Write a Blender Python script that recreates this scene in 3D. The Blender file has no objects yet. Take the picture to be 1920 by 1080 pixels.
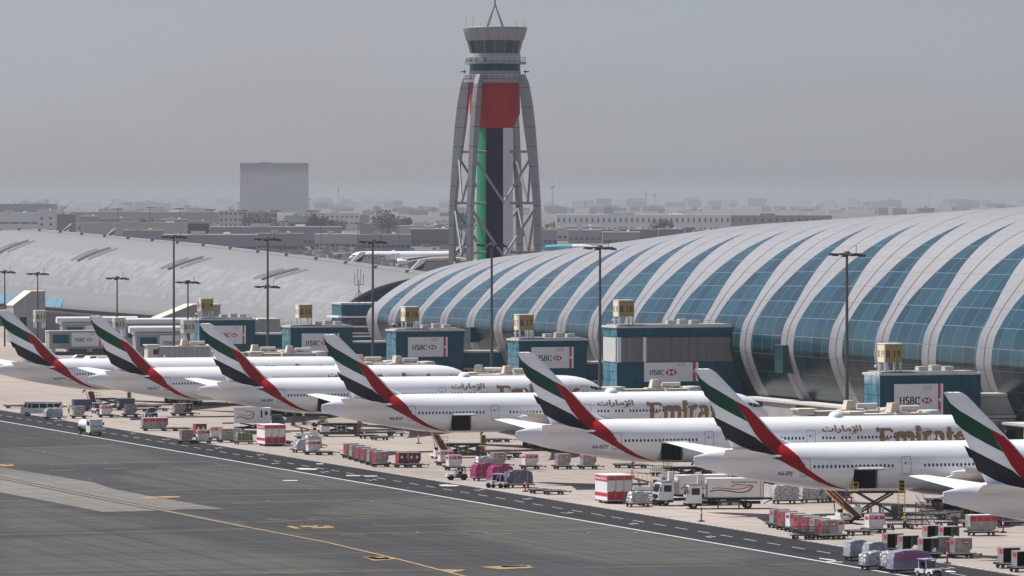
import bpy, bmesh, math, random
import numpy as np
from mathutils import Vector, Matrix
random.seed(7)
# ---------------------------------------------------------------- camera, sky, sun, exposure
HAZE = 5.2e-5
F = 10500.0; H = 39.8; VH = 372.0                       # focal length in photo pixels, eye height, horizon row
scn = bpy.context.scene; COL = scn.collection
cd = bpy.data.cameras.new('camera'); cam = bpy.data.objects.new('camera', cd); COL.objects.link(cam)
cam.location = (0, 0, H); cam.rotation_euler = (math.pi/2, 0, 0)
cd.sensor_width = 36; cd.lens = F/1920*36; cd.shift_y = -(540-VH)/1920
cd.clip_start = 5; cd.clip_end = 60000; scn.camera = cam
SUN = Vector((-0.60, 0.27, 1.10)).normalized()          # direction towards the sun
W = bpy.data.worlds.new('World'); scn.world = W; W.use_nodes = True
nt_ = W.node_tree; nt_.nodes.clear()
sky = nt_.nodes.new('ShaderNodeTexSky'); sky.sky_type = 'NISHITA'; sky.sun_disc = False
sky.sun_elevation = math.asin(SUN.z); sky.sun_rotation = math.atan2(SUN.x, SUN.y)
sky.air_density = 1.0; sky.dust_density = 2.0; sky.ozone_density = 1.0
hs = nt_.nodes.new('ShaderNodeHueSaturation'); hs.inputs['Saturation'].default_value = 0.45
bg = nt_.nodes.new('ShaderNodeBackground'); bg.inputs[1].default_value = 0.062
wo = nt_.nodes.new('ShaderNodeOutputWorld')
# dusty air: the band of sky low over the horizon is brighter than the rest of the dome and slightly cooler
tcw = nt_.nodes.new('ShaderNodeTexCoord'); sep = nt_.nodes.new('ShaderNodeSeparateXYZ'); rampw = nt_.nodes.new('ShaderNodeValToRGB'); tint = nt_.nodes.new('ShaderNodeMix'); tint.data_type = 'RGBA'; tint.blend_type = 'MULTIPLY'; tint.inputs[0].default_value = 1
cr_ = rampw.color_ramp; cr_.elements[0].position = 0; cr_.elements[0].color = (1.92, 2.03, 2.24, 1); cr_.elements[1].position = .30; cr_.elements[1].color = (.80, .91, 1.13, 1)
for p_, c_ in ((.008, (2.08, 2.20, 2.48, 1)), (.021, (1.67, 1.78, 2.08, 1)), (.035, (1.42, 1.51, 1.80, 1))): e_ = cr_.elements.new(p_); e_.color = c_
nt_.links.new(tcw.outputs['Generated'], sep.inputs[0]); nt_.links.new(sep.outputs[2], rampw.inputs[0]); nt_.links.new(rampw.outputs[0], tint.inputs[7])
nt_.links.new(sky.outputs[0], hs.inputs['Color']); nt_.links.new(hs.outputs[0], tint.inputs[6]); dn = nt_.nodes.new('ShaderNodeTexNoise'); dm = nt_.nodes.new('ShaderNodeMapping'); dm.inputs['Scale'].default_value = (1, 1, 3.5); dn.inputs['Scale'].default_value = 14; dn.inputs['Detail'].default_value = 5
dr = nt_.nodes.new('ShaderNodeValToRGB'); dr.color_ramp.elements[0].position = .3; dr.color_ramp.elements[0].color = (1.0, .965, .95, 1); dr.color_ramp.elements[1].position = .7; dr.color_ramp.elements[1].color = (.99, 1.03, 1.06, 1)
du = nt_.nodes.new('ShaderNodeMix'); du.data_type = 'RGBA'; du.blend_type = 'MULTIPLY'; du.inputs[0].default_value = 1
for a_, b_ in ((tcw.outputs['Generated'], dm.inputs[0]), (dm.outputs[0], dn.inputs['Vector']), (dn.outputs[0], dr.inputs[0]), (dr.outputs[0], du.inputs[7]), (tint.outputs[2], du.inputs[6])): nt_.links.new(a_, b_)
nt_.links.new(du.outputs[2], bg.inputs[0]); nt_.links.new(bg.outputs[0], wo.inputs[0])
sl = bpy.data.lights.new('sun', 'SUN'); sl.energy = 5.0; sl.angle = math.radians(0.5); sl.color = (1, 0.955, 0.9)
so = bpy.data.objects.new('sun', sl); COL.objects.link(so); so.rotation_euler = SUN.to_track_quat('Z', 'Y').to_euler()
so.location = (0, 600, 300)
scn.view_settings.view_transform = 'Standard'; scn.view_settings.look = 'None'
scn.view_settings.exposure = 0.38; scn.view_settings.gamma = 1.0

# ---------------------------------------------------------------- frames of reference
TH = math.atan(3400/F); C = math.cos(TH); S = math.sin(TH)   # the apron is turned by TH; n runs to the terminal, t along the stands
def NT(n, t): return (n*C - t*S, n*S + t*C)
def NTinv(x, y): return (x*C + y*S, -x*S + y*C)
def G(u, v, z=0.0):                                      # point of the level z seen at a photo pixel
    Y = F*(H-z)/(v-VH); return ((u-960)*Y/F, Y)
def AT(u, n):                                            # point of the vertical plane n seen in photo column u
    s = ((u-960)*C + F*S)/n; return ((u-960)/s, F/s)
def ZS(v, Y): return H-(v-VH)*Y/F

# ---------------------------------------------------------------- materials
MATS = {}
def mat(name, col, rough=0.6, metal=0.0, var=0.0, scale=3.0, bump=0.0, spec=0.5, coat=0.0, stretch=(1, 1, 1)):
    if name in MATS: return MATS[name]
    m = bpy.data.materials.new(name); m.use_nodes = True; nt = m.node_tree; b = nt.nodes['Principled BSDF']
    c = tuple(col)+(1,)
    b.inputs['Base Color'].default_value = c; b.inputs['Roughness'].default_value = rough
    b.inputs['Metallic'].default_value = metal; b.inputs['Specular IOR Level'].default_value = spec
    b.inputs['Coat Weight'].default_value = coat
    if var or bump:
        tc = nt.nodes.new('ShaderNodeTexCoord'); mp = nt.nodes.new('ShaderNodeMapping'); mp.inputs['Scale'].default_value = stretch
        nz = nt.nodes.new('ShaderNodeTexNoise'); nz.inputs['Scale'].default_value = scale; nz.inputs['Detail'].default_value = 6
        nt.links.new(tc.outputs['Object'], mp.inputs[0]); nt.links.new(mp.outputs[0], nz.inputs['Vector'])
        if var:
            r = nt.nodes.new('ShaderNodeValToRGB'); r.color_ramp.elements[0].position = .3; r.color_ramp.elements[1].position = .7
            r.color_ramp.elements[0].color = tuple(x*(1-var) for x in col)+(1,)
            r.color_ramp.elements[1].color = tuple(min(1, x*(1+var*.6)) for x in col)+(1,)
            nt.links.new(nz.outputs[0], r.inputs[0]); nt.links.new(r.outputs[0], b.inputs['Base Color'])
        if bump:
            bp = nt.nodes.new('ShaderNodeBump'); bp.inputs['Strength'].default_value = min(1, bump); bp.inputs['Distance'].default_value = .05
            nt.links.new(nz.outputs[0], bp.inputs['Height']); nt.links.new(bp.outputs[0], b.inputs['Normal'])
    MATS[name] = m; return m
WHITE = mat('aircraft white paint', (.80, .80, .81), .28, var=.09, scale=.6, coat=.4, stretch=(.25, 1, 2.2))
FINWHITE = WHITE
GREEN = mat('green livery paint', (.0, .055, .026), .5, spec=.1)
RED = mat('red livery paint', (.30, .001, .004), .5, spec=.1)
BLACK = mat('black livery paint', (.004, .004, .009), .5, spec=.2)
GOLD = mat('gold lettering', (.25, .145, .05), .45)
GREYB = mat('grey metal belly', (.42, .42, .43), .4, .3, var=.1, scale=1)
DKGLASS = mat('dark glass', (.01, .012, .016), .15)
OUTL = mat('door outline grey', (.22, .22, .24), .6)
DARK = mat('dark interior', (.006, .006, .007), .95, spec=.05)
TYRE = mat('tyre rubber', (.009, .009, .010), .9, spec=.15)
RIM = mat('wheel rim grey', (.3, .3, .31), .5, .4)
INK = mat('registration ink', (.03, .03, .03), .6)
METAL = mat('brushed metal', (.45, .45, .46), .35, .9, var=.1, scale=4)
ALU = mat('container aluminium', (.33, .33, .31), .5, .25, var=.35, scale=1.3, bump=.15)
ALUW = mat('container white panel', (.66, .65, .62), .5, var=.12, scale=1.5)
CRED = mat('container red curtain', (.42, .010, .016), .55, var=.2, scale=2, bump=.2)
CDRED = mat('container dark red panel', (.12, .012, .018), .55, var=.25, scale=2)
CLAB = mat('container red label', (.52, .012, .03), .5)
CHAS = mat('dolly chassis black', (.014, .014, .015), .8, var=.3, scale=5, spec=.2)
WRAPS = mat('silver wrapped film', (.38, .39, .43), .3, .25, var=.35, scale=2.5, bump=1.0)
WRAPC = mat('crinkled clear film', (.46, .46, .48), .25, .2, var=.65, scale=4, bump=1.0)
WRAPP = mat('pink wrapped film', (.30, .022, .10), .35, var=.4, scale=3, bump=.8)
WRAPL = mat('lilac cover film', (.24, .23, .31), .35, var=.2, scale=1.2, bump=.5)
WRAPD = mat('dark purple netted film', (.12, .11, .17), .4, var=.7, scale=3.5, bump=.8)
VWHITE = mat('vehicle white paint', (.72, .72, .70), .35, coat=.3, var=.06, scale=1)
VBLUE = mat('vehicle blue paint', (.02, .05, .12), .4)
ORANGE = mat('orange paint', (.42, .17, .06), .5)
YELLOW = mat('safety yellow paint', (.55, .40, .06), .5, var=.2, scale=4)
BELT = mat('conveyor belt rubber', (.010, .010, .011), .95, spec=.05)
HIVIS = mat('hi vis vest yellow', (.50, .85, .03), .7)
SKIN = mat('skin', (.22, .11, .07), .6)
TROU = mat('navy work trousers', (.02, .025, .045), .85)
VSTONE = mat('dark painted steel', (.038, .042, .046), .5, var=.2, scale=3)
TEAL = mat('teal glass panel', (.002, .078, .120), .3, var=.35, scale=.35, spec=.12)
TEAL_LIT = mat('sunlit teal glass panel', (.055, .22, .29), .12, var=.5, scale=.5, spec=.7)  # the gate block glass again, sunlight on its left face put into the colour
TEALJ = mat('dark glazing joint', (.008, .03, .04), .5)
PWHITE = mat('panel white', (.70, .70, .73), .6, var=.03, scale=.6)
LRED = mat('logo red', (.50, .01, .03), .5)
LBLK = mat('sign black', (.012, .012, .012), .6)
SIGN_SHADE = mat('sign shaded panel', (.30, .215, .06), .55)  # yellow sign box with the shade of its front put into the colour
SIGN_LIT = mat('sign sunlit panel', (.74, .66, .40), .55)  # left face of the same yellow sign, sunlight painted into the colour
PALE = mat('pale grey cladding', (.52, .51, .48), .6, var=.1, scale=.5)
TAN = mat('tan roof cladding', (.60, .52, .42), .7, var=.12, scale=.5)
LOUV = mat('grey louvre cladding', (.17, .165, .175), .65)
GREYC = mat('grey cladding panels', (.30, .30, .30), .6, var=.15, scale=.4)
DKGREY = mat('dark grey cladding', (.07, .075, .08), .6, var=.2, scale=.3)
POSTM = mat('lamp post steel', (.085, .085, .09), .5, .4)
LAMPM = mat('lamp housing dark', (.02, .02, .022), .5)

# ---------------------------------------------------------------- mesh builder and scene helpers
class MB:
    def __init__(s): s.v = []; s.f = []; s.mi = []; s.ms = []
    def m(s, mt):
        if mt not in s.ms: s.ms.append(mt)
        return s.ms.index(mt)
    def add(s, vs, fs, mt, M=None):
        o = len(s.v); k = s.m(mt)
        s.v += [tuple(M @ Vector(p)) for p in vs] if M is not None else [tuple(p) for p in vs]
        for f in fs: s.f.append([o+i for i in f]); s.mi.append(k)
        return s
    def box(s, c, d, mt, M=None, tx=0, ty=0):            # centre, size; tx/ty taper of the top
        x, y, z = c; a, b, h = d[0]/2, d[1]/2, d[2]/2
        vs = [(x+i*a, y+j*b, z-h) for i, j in ((-1, -1), (1, -1), (1, 1), (-1, 1))] + [(x+i*(a-tx), y+j*(b-ty), z+h) for i, j in ((-1, -1), (1, -1), (1, 1), (-1, 1))]
        return s.add(vs, [(3, 2, 1, 0), (4, 5, 6, 7), (0, 1, 5, 4), (1, 2, 6, 5), (2, 3, 7, 6), (3, 0, 4, 7)], mt, M)
    def b2(s, x0, x1, y0, y1, z0, z1, mt): return s.box(((x0+x1)/2, (y0+y1)/2, (z0+z1)/2), (x1-x0, y1-y0, z1-z0), mt)
    def bar(s, p, q, r, mt, n=6, r2=None):               # round bar from p to q
        p = Vector(p); q = Vector(q); d = (q-p)
        if d.length < 1e-6: return s
        Q = d.to_track_quat('Z', 'Y'); r2 = r if r2 is None else r2; vs = []
        for c, rr in ((p, r), (q, r2)):
            for i in range(n):
                a = 2*math.pi*(i+.5)/n; vs.append(tuple(c + Q @ Vector((rr*math.cos(a), rr*math.sin(a), 0))))
        fs = [(i, (i+1) % n, n+(i+1) % n, n+i) for i in range(n)] + [tuple(range(n-1, -1, -1)), tuple(range(n, 2*n))]
        return s.add(vs, fs, mt)
    def poly(s, pts, mt, M=None): return s.add(pts, [tuple(range(len(pts)))], mt, M)
    def prism(s, prof, y0, y1, mt):                      # (x,z) outline pushed along y
        n = len(prof); vs = [(x, y0, z) for x, z in prof] + [(x, y1, z) for x, z in prof]
        return s.add(vs, [tuple(range(n-1, -1, -1)), tuple(range(n, 2*n))] + [(i, (i+1) % n, n+(i+1) % n, n+i) for i in range(n)], mt)
    def lathe(s, prof, mt, n=24, axis='z', c=(0, 0, 0), a0=0, a1=2*math.pi):   # (r,h) profile
        vs = []; full = abs(a1-a0-2*math.pi) < 1e-6; k = n if full else n+1
        for r, h in prof:
            for i in range(k):
                a = a0+(a1-a0)*i/n; p = (r*math.cos(a), r*math.sin(a), h)
                if axis == 'x': p = (h, p[0], p[1])
                if axis == 'y': p = (p[0], h, p[1])
                vs.append((p[0]+c[0], p[1]+c[1], p[2]+c[2]))
        fs = [(j*k+i, j*k+(i+1) % k, (j+1)*k+(i+1) % k, (j+1)*k+i) for j in range(len(prof)-1) for i in range(n)]
        return s.add(vs, fs, mt)
    def wheel(s, x, y, r, w, mt=None, z=None):
        z = r if z is None else z
        s.lathe([(.02, y-w/2), (r*.8, y-w/2), (r, y-w*.3), (r, y+w*.3), (r*.8, y+w/2), (.02, y+w/2)], mt or TYRE, 14, 'y', (x, 0, z))
        s.lathe([(.01, y-w/2-.01), (r*.5, y-w/2-.012)], RIM, 10, 'y', (x, 0, z)); return s
    def build(s, name, parent=None, smooth=None):
        me = bpy.data.meshes.new(name); me.from_pydata(s.v, [], s.f)
        for mt in s.ms: me.materials.append(mt)
        me.polygons.foreach_set('material_index', s.mi)
        if smooth:
            me.polygons.foreach_set('use_smooth', [True]*len(s.f)); me.update()
            me.set_sharp_from_angle(angle=math.radians(smooth))
        me.update()
        o = bpy.data.objects.new(name, me); COL.objects.link(o)
        if parent is not None: o.parent = parent
        return o
def tag(o, label=None, cat=None, group=None, kind=None):
    if label and not 4 <= len(label.split()) <= 16: print('LONG', len(label.split()), label)
    if label: o['label'] = label
    if cat: o['category'] = cat
    if group: o['group'] = group
    if kind: o['kind'] = kind
    return o
def empty(name, loc=(0, 0, 0), rz=0, label=None, cat=None, group=None):
    o = bpy.data.objects.new(name, None); COL.objects.link(o); o.empty_display_size = .5
    o.location = loc if len(loc) == 3 else (loc[0], loc[1], 0); o.rotation_euler = (0, 0, rz); return tag(o, label, cat, group)
KIDS = {}
def copy_tree(o, parent=None):
    c = o.copy(); COL.objects.link(c); c.parent = parent
    if parent is None and 'label' in c: del c['label']
    for ch in list(o.children): copy_tree(ch, c)
    return c
PROTO = {}
def put(kind, builder, loc, rz, label, cat, group=None, scale=None):     # first use is the thing itself, later uses are copies of it and its parts
    if kind in PROTO: o = copy_tree(PROTO[kind])
    else: o = PROTO[kind] = builder()
    o.location = loc if len(loc) == 3 else (loc[0], loc[1], 0); o.rotation_euler = (0, 0, rz)
    if 'group' in o: del o['group']
    return tag(o, label, cat, group)

# ---------------------------------------------------------------- flat lettering: outlines in a plane (a, b)
def font_polys(text, size, bold=0.0, sx=1.0):            # built-in font, returned as (verts, faces) in the a/b plane, left edge at 0
    c = bpy.data.curves.new('lettering', 'FONT'); c.body = text; c.size = size; c.offset = bold; c.resolution_u = 3
    o = bpy.data.objects.new('lettering', c); COL.objects.link(o)
    dg = bpy.context.evaluated_depsgraph_get(); dg.update(); me = bpy.data.meshes.new_from_object(o.evaluated_get(dg))
    vs = [(v.co.x*sx, v.co.y) for v in me.vertices]; fs = [tuple(p.vertices) for p in me.polygons]
    bpy.data.objects.remove(o); bpy.data.curves.remove(c); bpy.data.meshes.remove(me)
    x0 = min(v[0] for v in vs); return [(a-x0, b) for a, b in vs], fs
def ribbon(pts, wv, wh):                                 # pen stroke: thick when it runs up and down, thin when it runs across
    L = []; R = []
    for i, p in enumerate(pts):
        a = pts[max(0, i-1)]; b = pts[min(len(pts)-1, i+1)]; dx = b[0]-a[0]; dy = b[1]-a[1]; l = math.hypot(dx, dy) or 1
        dx /= l; dy /= l; w = (wv*abs(dy)+wh*abs(dx))/2
        L.append((p[0]-dy*w, p[1]+dx*w)); R.append((p[0]+dy*w, p[1]-dx*w))
    n = len(pts); return L+R, [(i, i+1, n+i+1, n+i) for i in range(n-1)]
def arc(cx, cy, rx, ry, a0, a1, n=12):
    return [(cx+rx*math.cos(math.radians(a0+(a1-a0)*i/n)), cy+ry*math.sin(math.radians(a0+(a1-a0)*i/n))) for i in range(n+1)]
def glyph(ch, wv, wh, sf):                               # serif capitals and lower case on a unit cap height: (advance, strokes)
    st = []
    def s(pts, a=wv, b=wh): st.append(ribbon(pts, a, b))
    def serif(x, y, w=sf): st.append(([(x-w, y-wh/2), (x+w, y-wh/2), (x+w, y+wh/2), (x-w, y+wh/2)], [(0, 1, 2, 3)]))
    t = wh/2; X = .78                                     # x-height
    if ch == 'H':
        for x in (.16, .68): s([(x, 0), (x, 1)]); serif(x, t); serif(x, 1-t)
        s([(.16, .52), (.68, .52)]); return .88, st
    if ch == 'S':
        s(arc(.30, .745, .20, .235, 35, 250, 14)+arc(.30, .26, .22, .24, 75, -145, 14)[0:], wv, wh*1.5); return .64, st
    if ch == 'B':
        s([(.16, 0), (.16, 1)]); s([(.1, 1-t), (.3, 1-t)]+arc(.34, .76, .2, .22, 90, -90, 10)+[(.16, .53)])
        s([(.3, .53)]+arc(.36, .27, .24, .25, 90, -90, 10)+[(.1, t)]); return .74, st
    if ch == 'C':
        s(arc(.44, .5, .34, .47, 42, 318, 20)); s([(.70, .66), (.70, .98)], wh*1.4, wh); return .82, st
    if ch == 'E':
        s([(.24, 0), (.24, .93)], wv*1.15); s([(-.02, .99), (.12, .93), (.66, .93), (.74, .80)], wv*.7, wv*.55); s([(.24, .5), (.60, .5)], wv*.4, wv*.42)
        s([(.12, .06), (.62, .06), (.72, .22)], wv*.5, wv*.5); s([(-.02, .99), (.05, .80)], wh, wh); return .80, st
    if ch == 'm':
        for x in (.18, .55, .92): s([(x, 0), (x, .62)])
        s([(.02, .76), (.18, .66)], wh, wh*1.6)
        for x in (.18, .55): s(arc(x+.185, .56, .185, .19, 165, 0, 10), wv, wh*2.0)
        return 1.10, st
    if ch == 'i':
        s([(.14, 0), (.14, .76)]); s([(.0, .78), (.14, .70)], wh, wh*1.6); s(arc(.14, .95, .055, .055, 0, 360, 10), wv*.8, wv*.8); return .30, st
    if ch == 'r':
        s([(.16, 0), (.16, .68)]); s([(.02, .78), (.16, .68)], wh, wh*1.6); s(arc(.36, .52, .20, .24, 165, 55, 8), wv, wh*2.4); return .52, st
    if ch == 'a':
        s(arc(.28, .56, .20, .20, 150, 0, 10), wv, wh*1.8); s([(.48, .58), (.48, .0)]); s([(.48, .02), (.58, .02)], wh, wh*2)
        s(arc(.28, .22, .19, .21, 60, 330, 14), wv*.9, wh*1.8); s([(.30, .44), (.48, .38)], wh, wh*1.6); return .64, st
    if ch == 't':
        s([(.20, 1.0), (.20, .14)]); s(arc(.34, .15, .14, .14, 180, 300, 8), wv, wh*2); s([(.02, .73), (.42, .73)], wh, wh*1.8); return .46, st
    if ch == 'e':
        s([(.12, .42), (.52, .42)], wh, wh*1.5); s(arc(.32, .38, .22, .37, 0, 320, 20)); return .62, st
    if ch == 's':
        s(arc(.25, .56, .16, .18, 35, 250, 10)+arc(.25, .20, .17, .19, 75, -145, 10), wv*.9, wh*1.6); return .48, st
    return .3, st
def serif_polys(text, size, wv=.16, wh=.05, sf=.13, sx=1.0):
    x = 0; out = []
    for ch in text:
        adv, st = glyph(ch, wv, wh, sf)
        for vs, fs in st: out.append(([((a+x)*size*sx, b*size) for a, b in vs], fs))
        x += adv
    return out, x*size*sx
def lay(mb, polys, mt, origin, U, V, N, step=.0015):     # put flat strokes on a plane, each a hair proud of the one before
    O = Vector(origin); U = Vector(U); V = Vector(V); N = Vector(N)
    for k, (vs, fs) in enumerate(polys):
        mb.add([tuple(O+U*a+V*b+N*(.004+k*step)) for a, b in vs], fs, mt)
def hexlogo(w, h):                                       # red and white hexagon of triangles, width w, height h, centred
    a, b = w/4, h/2
    red = [[(-w/2, 0), (-a, b), (-a, -b)], [(w/2, 0), (a, -b), (a, b)], [(-a, b), (a, b), (0, 0)], [(-a, -b), (0, 0), (a, -b)]]
    return [(p, [tuple(range(len(p)))]) for p in red]
def bank_panel(mb, O, U, N, w, h, full=True, logo=True): # advertising panel: lower left corner O, along U, facing N
    V = Vector((0, 0, 1)); O = Vector(O); U = Vector(U); N = Vector(N)
    th = .12
    c = [O, O+U*w, O+U*w+V*h, O+V*h]; vs = [tuple(p) for p in c]+[tuple(p+N*th) for p in c]
    mb.add(vs, [(0, 1, 2, 3), (4, 5, 6, 7), (0, 1, 5, 4), (1, 2, 6, 5), (2, 3, 7, 6), (3, 0, 4, 7)], PWHITE)
    F0 = O+N*th; ts = h*.26 if h < w*.55 else h*.23
    pol, tw = serif_polys('HSBC', ts, .19, .07, .13, 1.0)
    lay(mb, pol, LBLK, F0+U*(w*.10)+V*(h*.48-ts*.5), U, V, N)
    k = .11*w
    lay(mb, hexlogo(k*2.0, k*1.0), LRED, F0+U*(w*.11+tw+k*1.12)+V*(h*.48), U, V, N)
    if full:
        a = w*.895; b = w*.95; m_ = (a+b)/2
        lay(mb, [([(a, 0), (b, 0), (b, h*.42), (a, h*.5), (a, 0.001)][:4], [(0, 1, 2, 3)]), ([(a, h*.5), (b, h*.58), (b, h), (a, h)], [(0, 1, 2, 3)])], LRED, F0, U, V, N)
        for i in range(8):
            a = w*.60+i*w*.023
            lay(mb, [([(a, h*.80), (a+w*.009, h*.80), (a+w*.009, h*.95), (a, h*.95)], [(0, 1, 2, 3)])], GREYC, F0, U, V, N)
# ---------------------------------------------------------------- wide-body jet
XS = [0, 1, 2, 4, 6.5, 9.7, 13, 15.5, 18, 20.3, 23.5, 26, 60, 62, 64, 66, 68, 69.5, 71, 72.2, 73.1, 73.7, 73.9]
ZT = [7.5, 7.75, 8.0, 8.35, 8.65, 8.9, 9.02, 9.05, 9.05, 9.05, 9.05, 9.05, 9.05, 9.05, 9.04, 8.98, 8.75, 8.40, 7.75, 6.95, 6.15, 5.45, 5.0]
ZB = [6.3, 6.05, 5.8, 5.25, 4.75, 4.15, 3.58, 3.22, 2.98, 2.88, 2.85, 2.85, 2.85, 2.85, 2.86, 2.92, 3.05, 3.22, 3.5, 3.8, 4.15, 4.55, 4.9]
HW = [.14, .33, .55, 1.02, 1.5, 2.06, 2.55, 2.82, 3.0, 3.08, 3.1, 3.1, 3.1, 3.1, 3.08, 2.98, 2.75, 2.45, 2.02, 1.55, 1.05, .5, .08]
FX = np.linspace(0, 73.9, 800); _k = np.hanning(13); _k /= _k.sum()
def _sm(A):
    a = np.interp(FX, XS, A); b = np.convolve(np.pad(a, 6, mode='edge'), _k, 'valid'); b[0] = a[0]; b[-1] = a[-1]; return b
PT, PB, PW_ = _sm(ZT), _sm(ZB), _sm(HW)
def prof(x): return np.interp(x, FX, PT), np.interp(x, FX, PB), np.interp(x, FX, PW_)
def offs(x, y, z, side, eps):                            # push a point of the skin outwards along the skin's own normal
    if fusehalf(x, z) >= (finhalf(x, z) if z > 7.6 else 0):
        zt, zb, hw = prof(x); zc = (zt+zb)/2; hz = (zt-zb)/2; ny, nz_ = y/hw**2, (z-zc)/hz**2; l = math.hypot(ny, nz_) or 1
        return (x, side*(y+(eps+.012)*ny/l), z+(eps+.012)*nz_/l)
    return (x, side*(y+eps), z)
def fusehalf(x, z):
    zt, zb, hw = prof(x); zc = (zt+zb)/2; hz = (zt-zb)/2; q = 1-((z-zc)/hz)**2
    return hw*math.sqrt(q) if q > 0 else 0.0
def finLE(z): return 12.1-(z-9)*1.021 + (1.9*max(0, (10.2-z)/1.6)**2)
def finTE(z): return 4.8-(z-9)*.505
def finhalf(x, z):
    a, b = finTE(z), finLE(z); c = b-a
    if x < a or x > b or c <= 0: return 0.0
    q = (b-x)/c; c0 = min(c, 7.5)
    return c0*.048*4*(math.sqrt(q)*.75*(1-q)**.8 + .02*(1-q)) * 1.3
def skinhalf(x, z): return max(fusehalf(x, z), finhalf(x, z) if z > 7.6 else 0)
def wrap(polys, mt, name, parent, side=-1, eps=.014, step=.45, fn=skinhalf, mb=None):
    """polygons given in the (x, z) side view, cut fine and laid on the skin of the aircraft"""
    own = mb is None; mb = mb or MB()
    for k, (vs, fs) in enumerate(polys):
        bm = bmesh.new(); vv = [bm.verts.new((x, 0, z)) for x, z in vs]
        for f in fs:
            if len(set(f)) < 3: continue
            try: bm.faces.new([vv[i] for i in f])
            except ValueError: pass
        for ax, no in ((0, (1, 0, 0)), (1, (0, 0, 1))):
            lo = min(p[ax] for p in vs); hi = max(p[ax] for p in vs); q = math.floor(lo/step)*step+step
            while q < hi:
                co = (q, 0, 0) if ax == 0 else (0, 0, q)
                bmesh.ops.bisect_plane(bm, geom=bm.verts[:]+bm.edges[:]+bm.faces[:], plane_co=co, plane_no=no, dist=1e-5); q += step
        bmesh.ops.triangulate(bm, faces=bm.faces[:])
        bm.verts.index_update()
        pts = [offs(v.co.x, fn(v.co.x, v.co.z), v.co.z, side, eps+k*.0012) for v in bm.verts]
        mb.add(pts, [tuple(v.index for v in f.verts) for f in bm.faces], mt); bm.free()
    return mb.build(name, parent, 30) if own else mb
def poly1(pts): return [(pts, [tuple(range(len(pts)))])]
S5 = 13.52; X5, Y5 = (967-960)/S5, F/S5                  # the A6-EGY aircraft, on which the livery was measured
def px(cx, cy, x0=960, y0=540):                          # 4x crop pixel -> (x, z) on its near skin
    u = x0+cx/4; v = y0+cy/4; y = 0; x = z = 0
    for _ in range(12):
        r = (u-960)/F; x = (r*(Y5+y*C)-X5+y*S)/(C-r*S); Y = Y5+x*S+y*C; z = H-(v-VH)*Y/F
        y = -(skinhalf(x, z) if z < 8.6 else finhalf(x, z))
    return (x, z)
q7 = lambda a, b: px(a, b, 960, 780)
GREENP = [px(*p) for p in ((34, 488), (70, 545), (130, 592), (200, 632), (300, 692), (322, 712), (345, 760), (370, 800), (395, 840), (300, 792), (200, 738), (150, 705), (105, 668), (70, 590))]
BLACKP = [px(*p) for p in ((157, 800), (230, 838), (350, 898), (450, 948), (500, 990), (550, 1028))]+[q7(610, 140), q7(500, 108), q7(420, 76), q7(330, 38)]+[px(*p) for p in ((240, 950), (208, 878), (188, 868))]
REDP = [px(*p) for p in ((303, 694), (400, 745), (455, 800), (520, 872), (580, 935), (648, 1003))]+[q7(690, 72), q7(740, 115), q7(790, 190), q7(860, 240), q7(930, 285), q7(1010, 320), q7(1088, 346), q7(960, 318), q7(870, 286), q7(790, 240), q7(700, 190), q7(610, 140)]+[px(*p) for p in ((550, 1028), (500, 990), (440, 915), (375, 805), (345, 760), (322, 712))]
def fuselage(parent, hole):
    mb = MB(); HX0, HX1 = 20.3, 23.5; N = 72
    xs = sorted(set([round(x, 2) for x in list(np.linspace(0, 26, 40))+list(np.linspace(26, 62, 14))+list(np.linspace(62, 73.9, 30))+[HX0, HX1]]))
    idx = []
    for x in xs:
        zt, zb, hw = prof(x)
        idx.append([( x, hw*math.sin(2*math.pi*i/N), (zt+zb)/2+(zt-zb)/2*math.cos(2*math.pi*i/N)) for i in range(N)])
    vs = [p for r in idx for p in r]; fs = []
    for j in range(len(xs)-1):
        for i in range(N):
            mid = 2*math.pi*(i+.5)/N; zc = 5.95+3.1*math.cos(mid)
            if hole and HX0-.01 <= xs[j] and xs[j+1] <= HX1+.01 and math.sin(mid) < 0 and 3.3 < zc < 5.75: continue
            fs.append((j*N+i, j*N+(i+1) % N, (j+1)*N+(i+1) % N, (j+1)*N+i))
    fs.append(tuple(range(N))); fs.append(tuple(reversed(range((len(xs)-1)*N, len(xs)*N))))
    mb.add(vs, fs, WHITE)
    return mb.build('fuselage', parent, 50)
def loft(mb, secs, mt, n=10):                            # secs: (LEx, TEx, y, z, thick) -> closed airfoil skin along y
    up = []
    for le, te, y, z, th in secs:
        ring = []
        for i in range(n+1):
            q = i/n; t = th*(math.sqrt(q)*(1-q))*1.3+.012; ring.append((le+(te-le)*q, y, z+t))
        for i in range(n, -1, -1):
            q = i/n; t = th*(math.sqrt(q)*(1-q))*.9+.012; ring.append((le+(te-le)*q, y, z-t))
        up.append(ring)
    k = len(up[0]); vs = [p for r in up for p in r]
    fs = [(j*k+i, j*k+(i+1) % k, (j+1)*k+(i+1) % k, (j+1)*k+i) for j in range(len(up)-1) for i in range(k)]
    fs += [tuple(range(k)), tuple(reversed(range((len(up)-1)*k, len(up)*k)))]
    return mb.add(vs, fs, mt)
LETTERS = serif_polys('Emirates', 1, .20, .075, .1)
ARAB = font_polys('\ufe95\ufe8d\ufead\ufe8e\ufee3\ufef9\ufe8d', 1, .035)
def place_flat(vs, x0, z0, kx, kz, side):                # flat lettering to side view, readable from its own side
    return [((x0+a*kx) if side < 0 else (x0-a*kx), z0+b*kz) for a, b in vs]
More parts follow.
